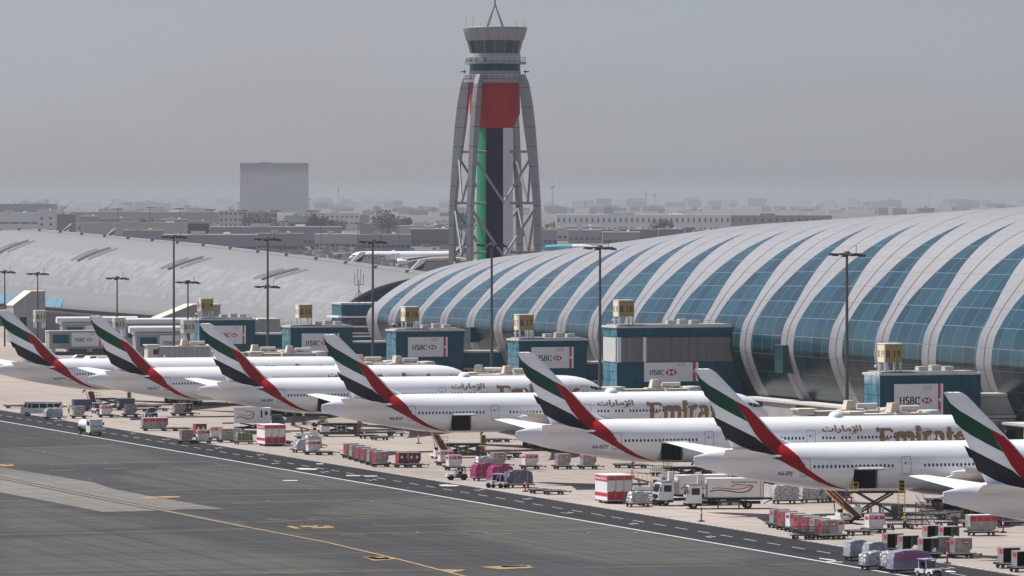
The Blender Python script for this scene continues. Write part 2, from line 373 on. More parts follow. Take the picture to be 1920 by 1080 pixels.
def window_rows():
    r = [15.1+.548*i for i in range(20)] + [29.9+.548*i for i in range(22)] + [44.4+.548*i for i in range(4)]+[47.3+.548*i for i in range(3)]+[49.7+.548*i for i in range(17)] + [61.6+.548*i for i in range(8)]
    return r
def rrect(x, z, w, h, r=.22, n=4):
    p = []
    for cx, cz, a0 in ((x+w/2-r, z+h/2-r, 0), (x-w/2+r, z+h/2-r, 90), (x-w/2+r, z-h/2+r, 180), (x+w/2-r, z-h/2+r, 270)):
        p += [(cx+r*math.cos(math.radians(a0+90*i/n)), cz+r*math.sin(math.radians(a0+90*i/n))) for i in range(n+1)]
    return p
def ring_poly(x, z, w, h, t, r=.22):
    a = rrect(x, z, w, h, r); b = rrect(x, z, w-2*t, h-2*t, max(.05, r-t)); n = len(a)
    return [(a+b, [(i, (i+1) % n, n+(i+1) % n, n+i) for i in range(n)])]
def make_jet(hole=True, near_side=-1):
    root = empty('airplane')
    fu = fuselage(root, hole)
    # fin
    mb = MB(); rows = []
    zs = [7.9, 8.4, 8.8, 9.2, 9.6, 10, 10.4, 11, 12, 13.5, 15, 16.5, 18, 18.4, 18.5]; n = 12
    vs = []
    for z in zs:
        a, b = finTE(z), finLE(z)
        if z > 18.3: b -= (z-18.3)*3; a += (z-18.3)*.4
        ring = [(a+(b-a)*(1-(i/n)**1.4), -finhalf(a+(b-a)*(1-(i/n)**1.4), z) if z < 18.45 else -.02, z) for i in range(n+1)]
        ring = ring+[(x, -y, z2) for x, y, z2 in reversed(ring)]; vs += ring
    k = 2*n+2
    fs = [(j*k+i, j*k+(i+1) % k, (j+1)*k+(i+1) % k, (j+1)*k+i) for j in range(len(zs)-1) for i in range(k)]
    fs.append(tuple(range((len(zs)-1)*k, len(zs)*k))); mb.add(vs, fs, FINWHITE)
    fin = mb.build('tail_fin', root, 40)
    MB().b2(1.0, 1.12, -.02, .02, 18.5, 18.75, LAMPM).build('antenna', fin)
    for sd in (-1, 1):
        wrap(poly1(GREENP), GREEN, 'green_stripe', fin, sd, .014, .3); wrap(poly1(BLACKP), BLACK, 'black_stripe', fin, sd, .016, .2)
        wrap(poly1(REDP), RED, 'red_stripe', fin, sd, .020, .2)
        # tailplane, near root fairing to tip with dihedral
        mb = MB(); loft(mb, [(10.6, 3.6, sd*1.0, 7.35, .62), (9.9, 3.1, sd*2.2, 7.55, .52), (2.9, .25, sd*10.75, 8.75, .17)], WHITE)
        tp = mb.build('tailplane', root, 40)
        MB().lathe([(.02, 10.9), (.14, 10.5), (.2, 9.8), (.18, 9.0), (.05, 8.4)], WHITE, 10, 'x', (0, sd*2.3, 7.5)).build('root_fairing', tp, 50)
        # wing
        mb = MB(); loft(mb, [(48.5, 33.5, sd*2.2, 4.1, 1.7), (41.6, 31.8, sd*10, 4.9, .95), (29.5, 25.9, sd*26, 6.5, .35), (25.2, 23.6, sd*31.2, 7.15, .12), (22.8, 22.2, sd*32.4, 7.4, .04)], mat('wing grey paint', (.52, .53, .54), .35, var=.06, scale=.5))
        wg = mb.build('wing', root, 40)
        for y, x in ((7.5, 32.3), (12.5, 31), (17, 29.3), (21.5, 27.5)):
            MB().lathe([(.02, x-1.8), (.22, x-1), (.34, x+.6), (.3, x+2.5), (.05, x+4)], WHITE, 8, 'x', (0, sd*y, 4.1+.1*y-.15)).build('flap_fairing', wg, 50)
        mb = MB().lathe([(1.15, 39.0), (1.45, 40.0), (1.75, 42.0), (1.92, 44.0), (1.9, 45.6), (1.72, 46.1), (1.6, 45.8), (1.58, 44.9)], WHITE, 28, 'x', (0, sd*9.7, 2.65))
        ng = mb.build('engine', root, 40)
        MB().lathe([(.05, 44.9), (1.58, 44.85)], DARK, 28, 'x', (0, sd*9.7, 2.65)).build('fan_disc', ng)
        MB().lathe([(.02, 45.5), (.2, 45.3), (.42, 44.8)], METAL, 14, 'x', (0, sd*9.7, 2.65)).build('spinner', ng, 60)
        MB().lathe([(.9, 39.3), (.7, 38.2), (.35, 37.5), (.05, 36.6)], METAL, 18, 'x', (0, sd*9.7, 2.65)).build('exhaust_cone', ng, 60)
        MB().prism([(39.5, 4.1), (44.6, 4.35), (42.0, 5.2), (37.5, 4.95)], sd*9.7-.25, sd*9.7+.25, WHITE).build('pylon', ng)
        # main gear
        mb = MB().bar((36.8, sd*4.4, 3.6), (36.8, sd*5.5, .9), .24, METAL, 8).bar((34.9, sd*5.5, .75), (38.7, sd*5.5, .75), .17, METAL, 8).bar((38.8, sd*3.6, 3.3), (36.9, sd*5.4, 1.4), .12, METAL)
        lg = mb.build('main_gear', root, 50)
        for xw in (35.3, 36.8, 38.3):
            for yy in (-.7, .7): MB().wheel(xw, sd*5.5+yy, .66, .5).build('wheel', lg, 40)
        MB().prism([(35.3, 2.9), (38.4, 2.9), (38.2, 1.9), (35.5, 1.9)], sd*3.5, sd*3.6, WHITE).build('gear_door', lg)
    # belly fairing
    mb = MB(); vs = []; rr = [(28, .2, .1), (31, 2.6, .6), (35, 3.45, .85), (42, 3.55, .9), (47, 3.1, .7), (50.5, .2, .1)]; n = 16
    for x, hw, dp in rr:
        for i in range(n+1):
            a = math.pi*i/n; vs.append((x, -hw*math.cos(a), 3.9-(dp+1.0)*math.sin(a)**.8 if hw > .3 else 2.95))
    fs = [(j*(n+1)+i, j*(n+1)+i+1, (j+1)*(n+1)+i+1, (j+1)*(n+1)+i) for j in range(len(rr)-1) for i in range(n)]
    mb.add(vs, fs, GREYB).build('belly_fairing', root, 60)
    # nose gear
    ng = MB().bar((68, 0, 3.2), (68, 0, .6), .16, METAL, 8).build('nose_gear', root, 50)
    for yy in (-.35, .35): MB().wheel(68, yy, .53, .36).build('wheel', ng, 40)
    # windows
    wm = None
    for i, x in enumerate(window_rows()):
        z = 6.12+.0035*(x-20)*0
        y = fusehalf(x, z)
        if wm is None:
            mb = MB(); p = []
            for k in range(10): a = 2*math.pi*k/10; p.append((.155*math.cos(a), 0, .225*math.sin(a)))
            mb.poly([(a, -.02-.028*c*0, c) for a, _, c in p], DKGLASS)
            wm = mb.build('cabin_window', root); o = wm
        else: o = wm.copy(); COL.objects.link(o); o.parent = root
        o.location = (x, -y-.004, z)
    mb = MB()
    for x in window_rows():
        y = fusehalf(x, 6.12)+.024; mb.poly([(x+.135*math.cos(2*math.pi*k/10), y, 6.12+.2*math.sin(2*math.pi*k/10)) for k in range(10)], DKGLASS)
    tag(mb.build('far_cabin_windows', root), kind='stuff')
    for sd in (-1, 1):
        for x, z in ((13.9, 6.1), (27.4, 6.15), (42.6, 6.15), (60.0, 6.15), (68.6, 6.1)):
            d = wrap(ring_poly(x, z, 1.32, 2.2, .06), OUTL, 'cabin_door', root, sd, .018)
            wrap(poly1(rrect(x-.15, z+.25, .18, .34, .08)), DKGLASS, 'door_window', d, sd, .02)
            wrap([([(x-.9*.7, z-1.28), (x+.9*.7, z-1.28), (x+.9*.7, z-1.22), (x-.9*.7, z-1.22)], [(0, 1, 2, 3)])], OUTL, 'door_sill', d, sd, .02)
            wrap(poly1([(x+.12, z+.1), (x+.36, z+.1), (x+.36, z+.16), (x+.12, z+.16)])+poly1([(x+.12, z+.3), (x+.36, z+.3), (x+.36, z+.36), (x+.12, z+.36)]), OUTL if x > 20 else PWHITE, 'door_marking', d, sd, .02)
        # airline title, Arabic title
        kx = 15.2/LETTERS[1]; pol = [(place_flat(vs, 52.6 if sd < 0 else 67.8, 4.35, kx, 3.05, sd), fs) for vs, fs in LETTERS[0]]
        wrap(pol, GOLD, 'airline_title', root, sd, .012, .5)
        aw = max(a for a, b in ARAB[0]); kx = 6.0/aw
        zt = max(b for a, b in ARAB[0]); zb = min(b for a, b in ARAB[0]); kz = 1.25/(zt-zb)
        wrap([(place_flat([(a, b-zb) for a, b in ARAB[0]], 44.3 if sd < 0 else 50.3, 6.62, kx, kz, sd), ARAB[1])], GOLD, 'arabic_title', root, sd, .012, .5)
        cw = root
        for pz in ([(70.6, 7.05), (71.3, 6.95), (71.55, 6.45), (70.75, 6.4)], [(69.8, 7.15), (70.5, 7.08), (70.6, 6.5), (69.95, 6.75)], [(71.4, 6.92), (72.35, 6.75), (72.5, 6.45), (71.65, 6.42)]):
            wrap(poly1(pz), DKGLASS, 'cockpit_window', root, sd, .02, .3)
        vs, fs = FONT('BOEING 777-300ER', .34)
        wrap([(place_flat(vs, 66.2 if sd < 0 else 69.6, 5.15, 1, 1, sd), fs)], INK, 'type_marking', root, sd, .012, 1.0)
    # small things on the skin
    MB().lathe([(.02, 9.75), (.7, 9.6), (1.0, 9.2), (1.05, 8.95)], WHITE, 20, 'z', (0, 0, 0)).build('antenna_dome', root, 60).location = (47.5, 0, 0)
    for x in (33.0, 56.5): MB().prism([(x, 9.0), (x+.45, 9.0), (x+.05, 9.55), (x-.15, 9.55)], -.03, .03, WHITE).build('blade_antenna', root)
    for x in (17.0, 26.0): MB().prism([(x, 3.0), (x+.5, 3.0), (x+.0, 2.4), (x-.25, 2.4)], -.04, .04, OUTL).build('blade_antenna', root)
    MB().b2(-.12, .02, -.1, .1, 6.75, 7.0, METAL).build('apu_exhaust', root)
    return root
def FONT(t, s, b=0.0): return font_polys(t, s, b)
def add_cargo_door(root):
    mb = MB()                                            # lined hold behind the opening
    x0, x1 = 20.3, 23.5
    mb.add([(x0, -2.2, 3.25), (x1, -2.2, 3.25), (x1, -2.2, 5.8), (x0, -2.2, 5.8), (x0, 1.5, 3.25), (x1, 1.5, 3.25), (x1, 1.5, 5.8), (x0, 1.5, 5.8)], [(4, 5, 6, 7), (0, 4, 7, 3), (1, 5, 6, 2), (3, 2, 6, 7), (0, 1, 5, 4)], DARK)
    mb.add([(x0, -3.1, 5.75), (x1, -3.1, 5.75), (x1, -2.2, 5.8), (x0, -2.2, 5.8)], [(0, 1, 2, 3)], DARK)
    mb.b2(x0-.05, x0+.02, -2.9, -2.2, 3.3, 5.75, OUTL); mb.b2(x1-.02, x1+.05, -2.9, -2.2, 3.3, 5.75, OUTL)
    mb.build('cargo_hold', root)
    mb = MB(); n = 5; vs = []                            # curved door swung out and up
    for i in range(n+1):
        a = i/n; vs += [(x0-.1, -3.1-2.3*a, 5.82+.42*a-.5*a*a), (x1+.1, -3.1-2.3*a, 5.82+.42*a-.5*a*a)]
    vs += [(x, y, z+.14) for x, y, z in vs]; m = 2*(n+1)
    fs = [(2*i, 2*i+1, 2*i+3, 2*i+2) for i in range(n)]+[(m+2*i, m+2*i+1, m+2*i+3, m+2*i+2) for i in range(n)]+[(2*i, 2*i+2, m+2*i+2, m+2*i) for i in range(n)]+[(2*i+1, 2*i+3, m+2*i+3, m+2*i+1) for i in range(n)]+[(m-2, m-1, 2*m-1, 2*m-2)]
    mb.add(vs, fs, mat('door lining', (.30, .31, .27), .6)); mb.build('cargo_door', root)
def reg(root, text):
    vs, fs = FONT(text, .72, .012)
    o = wrap([(place_flat(vs, 10.45, 5.05, .95, 1, -1), fs)], INK, 'registration', root, -1, .014, .5); o['label'] = 'black registration letters '+text
    w = max(a for a, b in vs)*.95
    wrap([(place_flat(vs, 10.45+w, 5.05, .95, 1, 1), fs)], INK, 'registration', root, 1, .014, .5)
base = make_jet(True); base_closed = None
JETS = [ # tail column, px per metre, registration, open hold, heading tweak, label
 (1301, 14.98, 'A6-EPJ', True, 0, 'white wide-body jet A6-EPJ with raised cargo door and belt loader, second from the right'),
 (1768, 17.04, None, False, 0, 'white wide-body jet nearest the camera, cut off by the right edge of the photo'),
 (967.5, 13.52, 'A6-EGY', True, 0, 'white wide-body jet A6-EGY behind the two catering trucks'),
 (603, 11.97, 'A6-EGF', True, -.03, 'white wide-body jet A6-EGF whose open cargo hold is above the pink wrapped pallets'),
 (372.5, 10.99, 'A6-ENI', True, 0, 'white wide-body jet A6-ENI behind the large red and white freight box'),
 (166.5, 10.33, 'A6-ECT', False, 0, 'white wide-body jet A6-ECT above the small white tug, second from the left'),
 (-6, 9.80, 'A6-EWG', False, 0, 'white wide-body jet A6-EWG above the white minibus, leftmost of the row'),
]
jets = []
closed = copy_tree(base); 
for o in list(closed.children):
    if o.name.startswith('fuselage'): bpy.data.objects.remove(o)
fuselage(closed, False); add_cargo_door(base)
first = {True: True, False: True}
for u, s, rg, op, tw, lb in JETS:
    src = base if op else closed
    r = src if first[op] else copy_tree(src); first[op] = False
    jets.append((r, u, s, rg, tw, lb))
for r, u, s, rg, tw, lb in jets:
    r.location = ((u-960)/s, F/s, 0); r.rotation_euler = (0, 0, TH+tw)
    tag(r, lb, 'airplane', 'jets parked in a row on the apron')
    if rg: reg(r, rg)
def far_jet(x, y, rz, label, keep_text=True, tint=None):
    r = empty('airplane', (x, y, 0), rz, label, 'airplane', 'jets parked beyond the terminal')
    for ch in closed.children:
        nm = ch.name.split('.')[0]
        if nm in ('cabin_window', 'registration', 'cabin_door', 'type_marking', 'blade_antenna'): continue
        if nm == 'arabic_title' and not keep_text: continue
        copy_tree(ch, r)
    return r
x, y = G(872, 500); r = far_jet(x+6, y, math.radians(180+4), 'distant white jet side-on beyond the terminal roof, left of the control tower')
x, y = G(790, 583, 0); far_jet(x+2, y, math.radians(180+18), 'jet whose tail tip shows above the terminal roof ridge just left of the control tower', False)
x, y = G(666, 573); far_jet(x, y+150, math.radians(180+18), 'jet whose tail tip shows over the middle of the left terminal roof', False)
x, y = G(136, 460); far_jet(x, y, math.radians(180+18), 'faint distant jet tail above the left end of the terminal ridge', False)
x, y = G(219, 476); far_jet(x, y, math.radians(180+18), 'faint distant jet tail just above the terminal ridge near a thin mast', False)
# ---------------------------------------------------------------- ground, taxiway, road and painted markings
def node_mat(name):
    m = bpy.data.materials.new(name); m.use_nodes = True; nt = m.node_tree; return m, nt, nt.nodes['Principled BSDF']
def ground_mat(name, ca, cb, cc, joints=None, streak=(.02, .3, 1), rough=.85, sc=1.0, spec=.25):
    m, nt, b = node_mat(name); L = nt.links.new; N = nt.nodes.new
    tc = N('ShaderNodeTexCoord'); rot = N('ShaderNodeMapping'); rot.inputs['Rotation'].default_value = (0, 0, -TH); L(tc.outputs['Object'], rot.inputs[0])
    def noise(scale, vec=(1, 1, 1), det=5, dis=0):
        mp = N('ShaderNodeMapping'); mp.inputs['Scale'].default_value = vec; L(rot.outputs[0], mp.inputs[0])
        n = N('ShaderNodeTexNoise'); n.inputs['Scale'].default_value = scale; n.inputs['Detail'].default_value = det; n.inputs['Distortion'].default_value = dis
        L(mp.outputs[0], n.inputs['Vector']); return n.outputs[0]
    def mix(fac, a, c2, lo=.35, hi=.65, amt=1):
        mr = N('ShaderNodeMapRange'); mr.inputs[1].default_value = lo; mr.inputs[2].default_value = hi; mr.inputs[4].default_value = amt; L(fac, mr.inputs[0])
        x = N('ShaderNodeMix'); x.data_type = 'RGBA'; L(mr.outputs[0], x.inputs[0])
        for i, q in ((6, a), (7, c2)):
            if isinstance(q, tuple): x.inputs[i].default_value = q+(1,)
            else: L(q, x.inputs[i])
        return x.outputs[2]
    col = mix(noise(.02*sc, (1, .35, 1)), ca, cb)
    col = mix(noise(.35*sc, streak), col, cc, .5, .8, .8)
    col = mix(noise(6, (1, 1, 1), 2), col, tuple(x*.7 for x in ca), .45, .75, .35)
    col = mix(noise(.09, (1, .5, 1), 6, 1.5), col, tuple(x*.45 for x in ca), .60, .72, .45)
    col = mix(noise(.22, (.15, 2.2, 1), 5, .5), col, tuple(x*.5 for x in ca), .58, .78, .5)
    col = mix(noise(.12, (1.2, .12, 1), 4), col, tuple(x*.55 for x in ca), .6, .78, .5)
    if joints:
        bt = N('ShaderNodeTexBrick'); bt.offset = 0; bt.inputs['Scale'].default_value = 1; bt.inputs['Mortar Size'].default_value = .11
        bt.inputs['Brick Width'].default_value = joints; bt.inputs['Row Height'].default_value = joints; L(rot.outputs[0], bt.inputs['Vector'])
        mr = N('ShaderNodeMath'); mr.operation = 'MULTIPLY'; mr.inputs[1].default_value = .62; L(bt.outputs['Fac'], mr.inputs[0])
        x = N('ShaderNodeMix'); x.data_type = 'RGBA'; L(mr.outputs[0], x.inputs[0]); L(col, x.inputs[6]); x.inputs[7].default_value = tuple(q*.35 for q in ca)+(1,); col = x.outputs[2]
    L(col, b.inputs['Base Color']); b.inputs['Roughness'].default_value = rough; b.inputs['Specular IOR Level'].default_value = 0.0
    return m
GAPR = ground_mat('apron concrete', (.36, .315, .282), (.28, .245, .218), (.19, .168, .15), 7.5, (.06, .5, 1))
GFAR = ground_mat('far desert ground', (.17, .15, .135), (.12, .108, .10), (.09, .082, .078), sc=.4)
GASP = ground_mat('taxiway asphalt', (.060, .060, .062), (.048, .048, .050), (.078, .078, .076), None, (.03, 1.2, 1))
GROAD = ground_mat('service road asphalt', (.040, .040, .043), (.034, .034, .037), (.050, .050, .052), None, (1.5, .04, 1))
GGRN = ground_mat('weathered greenish asphalt', (.098, .103, .092), (.082, .086, .077), (.062, .062, .062), None, (.03, 1.0, 1))
GLIT = ground_mat('pale concrete slab', (.20, .192, .175), (.12, .118, .112), (.25, .232, .212), 7.5, (.04, .9, 1))
PW = mat('white road paint', (.50, .50, .49), .6, var=.25, scale=1.5)
PY = mat('yellow road paint', (.34, .23, .08), .6, var=.35, scale=1.2)
PO = mat('orange road paint', (.33, .20, .06), .6, var=.4, scale=1.0)
def sheet(name, pts, z, mt):
    o = MB().poly([(x, y, z) for x, y in pts], mt).build(name); return tag(o, kind='structure')
R = 30000
sheet('ground', [(-R, -2000), (R, -2000), (R, 40000), (-R, 40000)], 0, GFAR)
sheet('apron', [NT(233, -300), NT(560, -300), NT(560, 2400), NT(233, 2400)], .004, GAPR)
sheet('taxiway', [NT(60, -200), NT(221.3, -200), NT(221.3, 2400), NT(60, 2400)], .004, GASP)
sheet('service_road', [NT(221.3, -200), NT(233, -200), NT(233, 2400), NT(221.3, 2400)], .008, GROAD)
def pp(pts, x0, y0, k=.25): return [G(x0+a*k, y0+b*k)[:2] for a, b in pts]
b3 = lambda pts: pp(pts, 0, 800, 1/3)
c5 = lambda pts: pp(pts, 0, 720); c6 = lambda pts: pp(pts, 480, 780); c7 = lambda pts: pp(pts, 960, 780); r5 = lambda pts: pp(pts, 560, 860, .4375)
patches = [b3([(0, 125), (640, 98), (860, 170), (980, 200), (400, 215), (0, 215)]), b3([(700, 250), (1290, 212), (1760, 330), (1500, 345), (900, 352), (660, 300)]),
           b3([(0, 400), (240, 425), (460, 490), (880, 520), (930, 560), (500, 585), (0, 598)]), b3([(0, 632), (600, 606), (940, 600), (1250, 680), (1900, 760), (1920, 820), (900, 836), (0, 850)]),
           r5([(640, 186), (1300, 170), (1500, 320), (1920, 395), (1920, 452), (1300, 450), (1000, 400), (720, 330)]),
           c6([(0, 385), (420, 430), (900, 520), (500, 538), (0, 538)]), c6([(700, 650), (1380, 620), (1700, 700), (1900, 735), (900, 745), (400, 740)])]
gn, gt = np.arange(90, 221.4, 1.64), np.arange(420, 1101, 1.7); NN, TT = np.meshgrid(gn, gt, indexing='ij'); XX = NN*C-TT*S; YY = NN*S+TT*C; WE = np.zeros_like(XX)
for p in patches:
    ins = np.zeros(XX.shape, bool)
    for (x1, y1), (x2, y2) in zip(p, p[1:]+p[:1]):
        c = ((y1 > YY) != (y2 > YY)) & (XX < (x2-x1)*(YY-y1)/((y2-y1) or 1e-9)+x1); ins ^= c
    WE = np.maximum(WE, ins.astype(float))
def blur(A, k, ax):
    ker = np.hanning(k+2)[1:-1]; ker /= ker.sum(); return np.apply_along_axis(lambda r: np.convolve(np.pad(r, k//2, mode='edge'), ker, 'valid')[:len(r)], ax, A)
WE = blur(blur(WE, 5, 0), 9, 1)
ni, nj = XX.shape; me = bpy.data.meshes.new('taxiway_pavement'); me.from_pydata([(XX[i, j], YY[i, j], .012) for i in range(ni) for j in range(nj)], [], [(i*nj+j, i*nj+j+1, (i+1)*nj+j+1, (i+1)*nj+j) for i in range(ni-1) for j in range(nj-1)])
at = me.attributes.new('weathering', 'FLOAT', 'POINT'); at.data.foreach_set('value', WE.ravel().tolist()); o = bpy.data.objects.new('taxiway_pavement', me); COL.objects.link(o); tag(o, kind='structure')
m = bpy.data.materials.new('taxiway weathered asphalt'); m.use_nodes = True; nt = m.node_tree; b_ = nt.nodes['Principled BSDF']; L = nt.links.new; N = nt.nodes.new; b_.inputs['Roughness'].default_value = .85; b_.inputs['Specular IOR Level'].default_value = 0
tc = N('ShaderNodeTexCoord'); rot = N('ShaderNodeMapping'); rot.inputs['Rotation'].default_value = (0, 0, -TH); L(tc.outputs['Object'], rot.inputs[0])
def nz(scale, vec, det=5, dis=0.0):
    mp = N('ShaderNodeMapping'); mp.inputs['Scale'].default_value = vec; L(rot.outputs[0], mp.inputs[0]); n = N('ShaderNodeTexNoise'); n.inputs['Scale'].default_value = scale; n.inputs['Detail'].default_value = det; n.inputs['Distortion'].default_value = dis; L(mp.outputs[0], n.inputs['Vector']); return n.outputs[0]
def mth(op, a, b2):
    x = N('ShaderNodeMath'); x.operation = op
    for i, q in ((0, a), (1, b2)):
        if isinstance(q, float): x.inputs[i].default_value = q
        else: L(q, x.inputs[i])
    return x.outputs[0]
def mr(v, a, b2, c, d):
    x = N('ShaderNodeMapRange'); x.inputs[1].default_value = a; x.inputs[2].default_value = b2; x.inputs[3].default_value = c; x.inputs[4].default_value = d; L(v, x.inputs[0]); return x.outputs[0]
def mixc(f, a, b2, mode='MIX'):
    x = N('ShaderNodeMix'); x.data_type = 'RGBA'; x.blend_type = mode
    if isinstance(f, float): x.inputs[0].default_value = f
    else: L(f, x.inputs[0])
    for i, q in ((6, a), (7, b2)):
        if isinstance(q, tuple): x.inputs[i].default_value = q+(1,)
        else: L(q, x.inputs[i])
    return x.outputs[2]
av = N('ShaderNodeAttribute'); av.attribute_name = 'weathering'
f = mth('ADD', av.outputs['Fac'], mr(nz(.12, (.25, 1, 1)), .3, .7, -.2, .2)); f = mr(f, .15, .85, 0, 1)
base = mixc(mr(nz(.06, (.3, 1, 1)), .35, .65, 0, 1), (.078, .078, .082), (.066, .066, .070))
grn = mixc(mr(nz(.3, (.05, .6, 1)), .3, .7, 0, 1), (.090, .093, .085), (.110, .114, .104))
col = mixc(f, base, grn)
st1 = mr(nz(.5, (.02, 1.2, 1), 4), .40, .70, 0, .5); col = mixc(st1, col, (.042, .042, .043))       # tyre streaks across
st2 = mr(nz(.7, (1.0, .012, 1), 4), .46, .74, 0, .55); col = mixc(st2, col, (.040, .040, .040))        # streaks along the taxiway
col = mixc(mr(nz(.5, (.03, .8, 1), 3), .56, .76, 0, .45), col, (.14, .14, .13))
bt = N('ShaderNodeTexBrick'); bt.offset = 0; bt.inputs['Scale'].default_value = 1; bt.inputs['Mortar Size'].default_value = .10; bt.inputs['Brick Width'].default_value = 7.6; bt.inputs['Row Height'].default_value = 900; L(rot.outputs[0], bt.inputs['Vector'])
col = mixc(mth('MULTIPLY', bt.outputs['Fac'], mr(nz(.1, (1, .2, 1)), .35, .6, .1, .6)), col, (.028, .028, .028))
col = mixc(mr(nz(9.0, (1, 1, 1), 3), .3, .7, 0, .25), col, (.03, .03, .03)); L(col, b_.inputs['Base Color']); me.materials.append(m)
sheet('concrete_slab', c5([(0, 625), (400, 690), (700, 740), (850, 790), (1100, 838), (1690, 942), (1400, 940), (1150, 955), (770, 963), (400, 890), (0, 815)]), .044, GLIT)
def strip(mb, pts, w, z, mt):
    for a, b in zip(pts, pts[1:]):
        dx, dy = b[0]-a[0], b[1]-a[1]; l = math.hypot(dx, dy); nx, ny = -dy/l*w/2, dx/l*w/2
        mb.poly([(a[0]+nx, a[1]+ny, z), (b[0]+nx, b[1]+ny, z), (b[0]-nx, b[1]-ny, z), (a[0]-nx, a[1]-ny, z)], mt)
mb = MB()
strip(mb, [NT(221.2, t) for t in range(300, 1300, 50)], .55, .050, PW); tag(mb.build('road_edge_line'), kind='structure')
mb = MB()
t = 420
while t < 1200: strip(mb, [NT(227.2, t), NT(227.2, t+4.2)], .22, .050, PW); t += 7.9
tag(mb.build('road_centre_marking'), kind='structure')
mb = MB(); t = 400
while t < 1200: strip(mb, [NT(233, t), NT(233, t+1.0)], .35, .050, PW); t += 1.9
strip(mb, [NT(232.5, 400), NT(232.5, 1200)], .10, .060, PW)
tag(mb.build('apron_edge_marking'), kind='structure')
GBLK = mat('black line border', (.03, .03, .03), .8)
mb = MB(); cl = c5([(-200, 665), (0, 705), (680, 845), (1200, 945), (1850, 1075)])+c6([(0, 855), (530, 950), (1080, 1080), (1700, 1240)])[1:]
strip(mb, cl[:5], 1.9, .050, GBLK); strip(mb, cl, .42, .056, PY); tag(mb.build('taxiway_centre_line'), kind='structure')
mb = MB()
for f, pts in ((b3, [(0, 608), (690, 594), (1380, 575)]), (c5, [(965, 815), (1480, 792), (1920, 785)]), (c5, [(1630, 843), (1920, 838)]), (c5, [(1330, 890), (1920, 885)]),
               (c5, [(370, 605), (1100, 590), (1650, 580)]), (c5, [(0, 485), (450, 474), (860, 460)]), (c5, [(80, 412), (500, 408)]),
               (c6, [(130, 880), (960, 882), (1920, 865)]), (c6, [(0, 800), (500, 778), (1100, 765), (1920, 755)]), (c6, [(870, 828), (1920, 808)]),
               (c6, [(0, 545), (500, 547), (1000, 548)]), (c6, [(0, 598), (1180, 575)]), (c6, [(0, 648), (1000, 622), (1340, 607)]),
               (c7, [(0, 762), (400, 764)]), (c7, [(0, 805), (540, 800)]), (c7, [(0, 868), (400, 858), (760, 840)]), (r5, [(1215, 468), (1920, 459)]), (r5, [(-200, 492), (610, 478)]), (c5, [(0, 880), (260, 874)]), (c7, [(1920, 1120), (2300, 1112)])):
    strip(mb, f(pts), .26, .052, PY)
for a, b in [((165, 653), (345, 650)), ((515, 648), (685, 642)), ((830, 638), (1000, 634)), ((1140, 628), (1280, 623)), ((240, 893), (430, 893)), ((625, 895), (825, 893)), ((1015, 893), (1210, 891)), ((1400, 889), (1590, 886)), ((1775, 885), (1915, 882)),
             ((80, 782), (235, 775)), ((390, 770), (560, 764)), ((730, 760), (905, 755)), ((1085, 753), (1265, 748)), ((1445, 750), (1630, 747)), ((270, 533), (440, 530)), ((600, 538), (780, 535))]:
    strip(mb, c6([a, b]), .32, .056, PY)
for a, b in [((1710, 1038), (1850, 1032)), ((1730, 1052), (1840, 1046)), ((370, 655), (565, 648)), ((770, 640), (965, 634)), ((1170, 630), (1360, 625)), ((1550, 618), (1730, 612)), ((1740, 900), (1920, 896))]:
    strip(mb, c5([a, b]), .30, .056, PY)
tag(mb.build('guide_lines'), kind='structure')
mb = MB()
for f, pl in ((c6, [(225, 832), (260, 826), (300, 834), (335, 846), (290, 848)]), (c6, [(325, 828), (500, 824), (515, 832), (350, 838)]), (c6, [(400, 840), (560, 834), (592, 843), (430, 846)]), (c6, [(460, 826), (550, 826), (590, 838), (480, 836)]),
              (c6, [(800, 1060), (860, 1058), (980, 1078), (900, 1080)]), (c6, [(870, 1068), (1000, 1066), (1060, 1078), (960, 1079)]), (c5, [(1040, 852), (1150, 846), (1200, 856), (1100, 862)]), (c5, [(1160, 846), (1330, 844), (1362, 852), (1230, 858)]),
              (c5, [(-20, 612), (60, 604), (118, 614), (30, 622)]), (c5, [(0, 604), (90, 602), (100, 608), (0, 610)]), (r5, [(780, 466), (960, 458), (1010, 470), (860, 476)]), (r5, [(860, 462), (990, 460), (1000, 464), (880, 468)]),
              (r5, [(276, 424), (360, 422), (404, 434), (300, 432)]), (r5, [(600, 476), (720, 478), (660, 490)]), (r5, [(300, 434), (380, 430), (400, 436), (320, 439)])):
    mb.poly([(x, y, .060) for x, y in f(pl)], PO)
tag(mb.build('stand_number_marking'), kind='structure')
mb = MB()
for pl in ([(295, 398), (330, 392), (465, 398), (450, 406), (340, 405)], [(200, 484), (315, 484), (310, 490), (205, 490)], [(1368, 520), (1420, 516), (1530, 522), (1500, 530), (1390, 529)], [(675, 446), (780, 447), (785, 453), (680, 453)], [(808, 450), (905, 450), (912, 456), (815, 457)], [(450, 359), (505, 359), (508, 364), (455, 364)]):
    mb.poly([(x, y, .060) for x, y in c6(pl)], PW)
for pl in ([(1325, 1046), (1350, 1042), (1412, 1050), (1400, 1056), (1340, 1055)], [(385, 948), (500, 962), (515, 972), (490, 970), (385, 954)], [(440, 972), (560, 978), (560, 982), (445, 978)]):
    mb.poly([(x, y, .060) for x, y in pp(pl, 1440, 810)], PW)
for i in range(26):
    t = 480+i*27.3+random.uniform(-6, 6); n = random.choice((224.4, 229.8, 230.6)); strip(mb, [NT(n, t), NT(n+random.uniform(-.4, .4), t+2.0)], .3, .060, PW); strip(mb, [NT(n+.9, t+1), NT(n+.9, t+3.0)], .3, .060, PW)
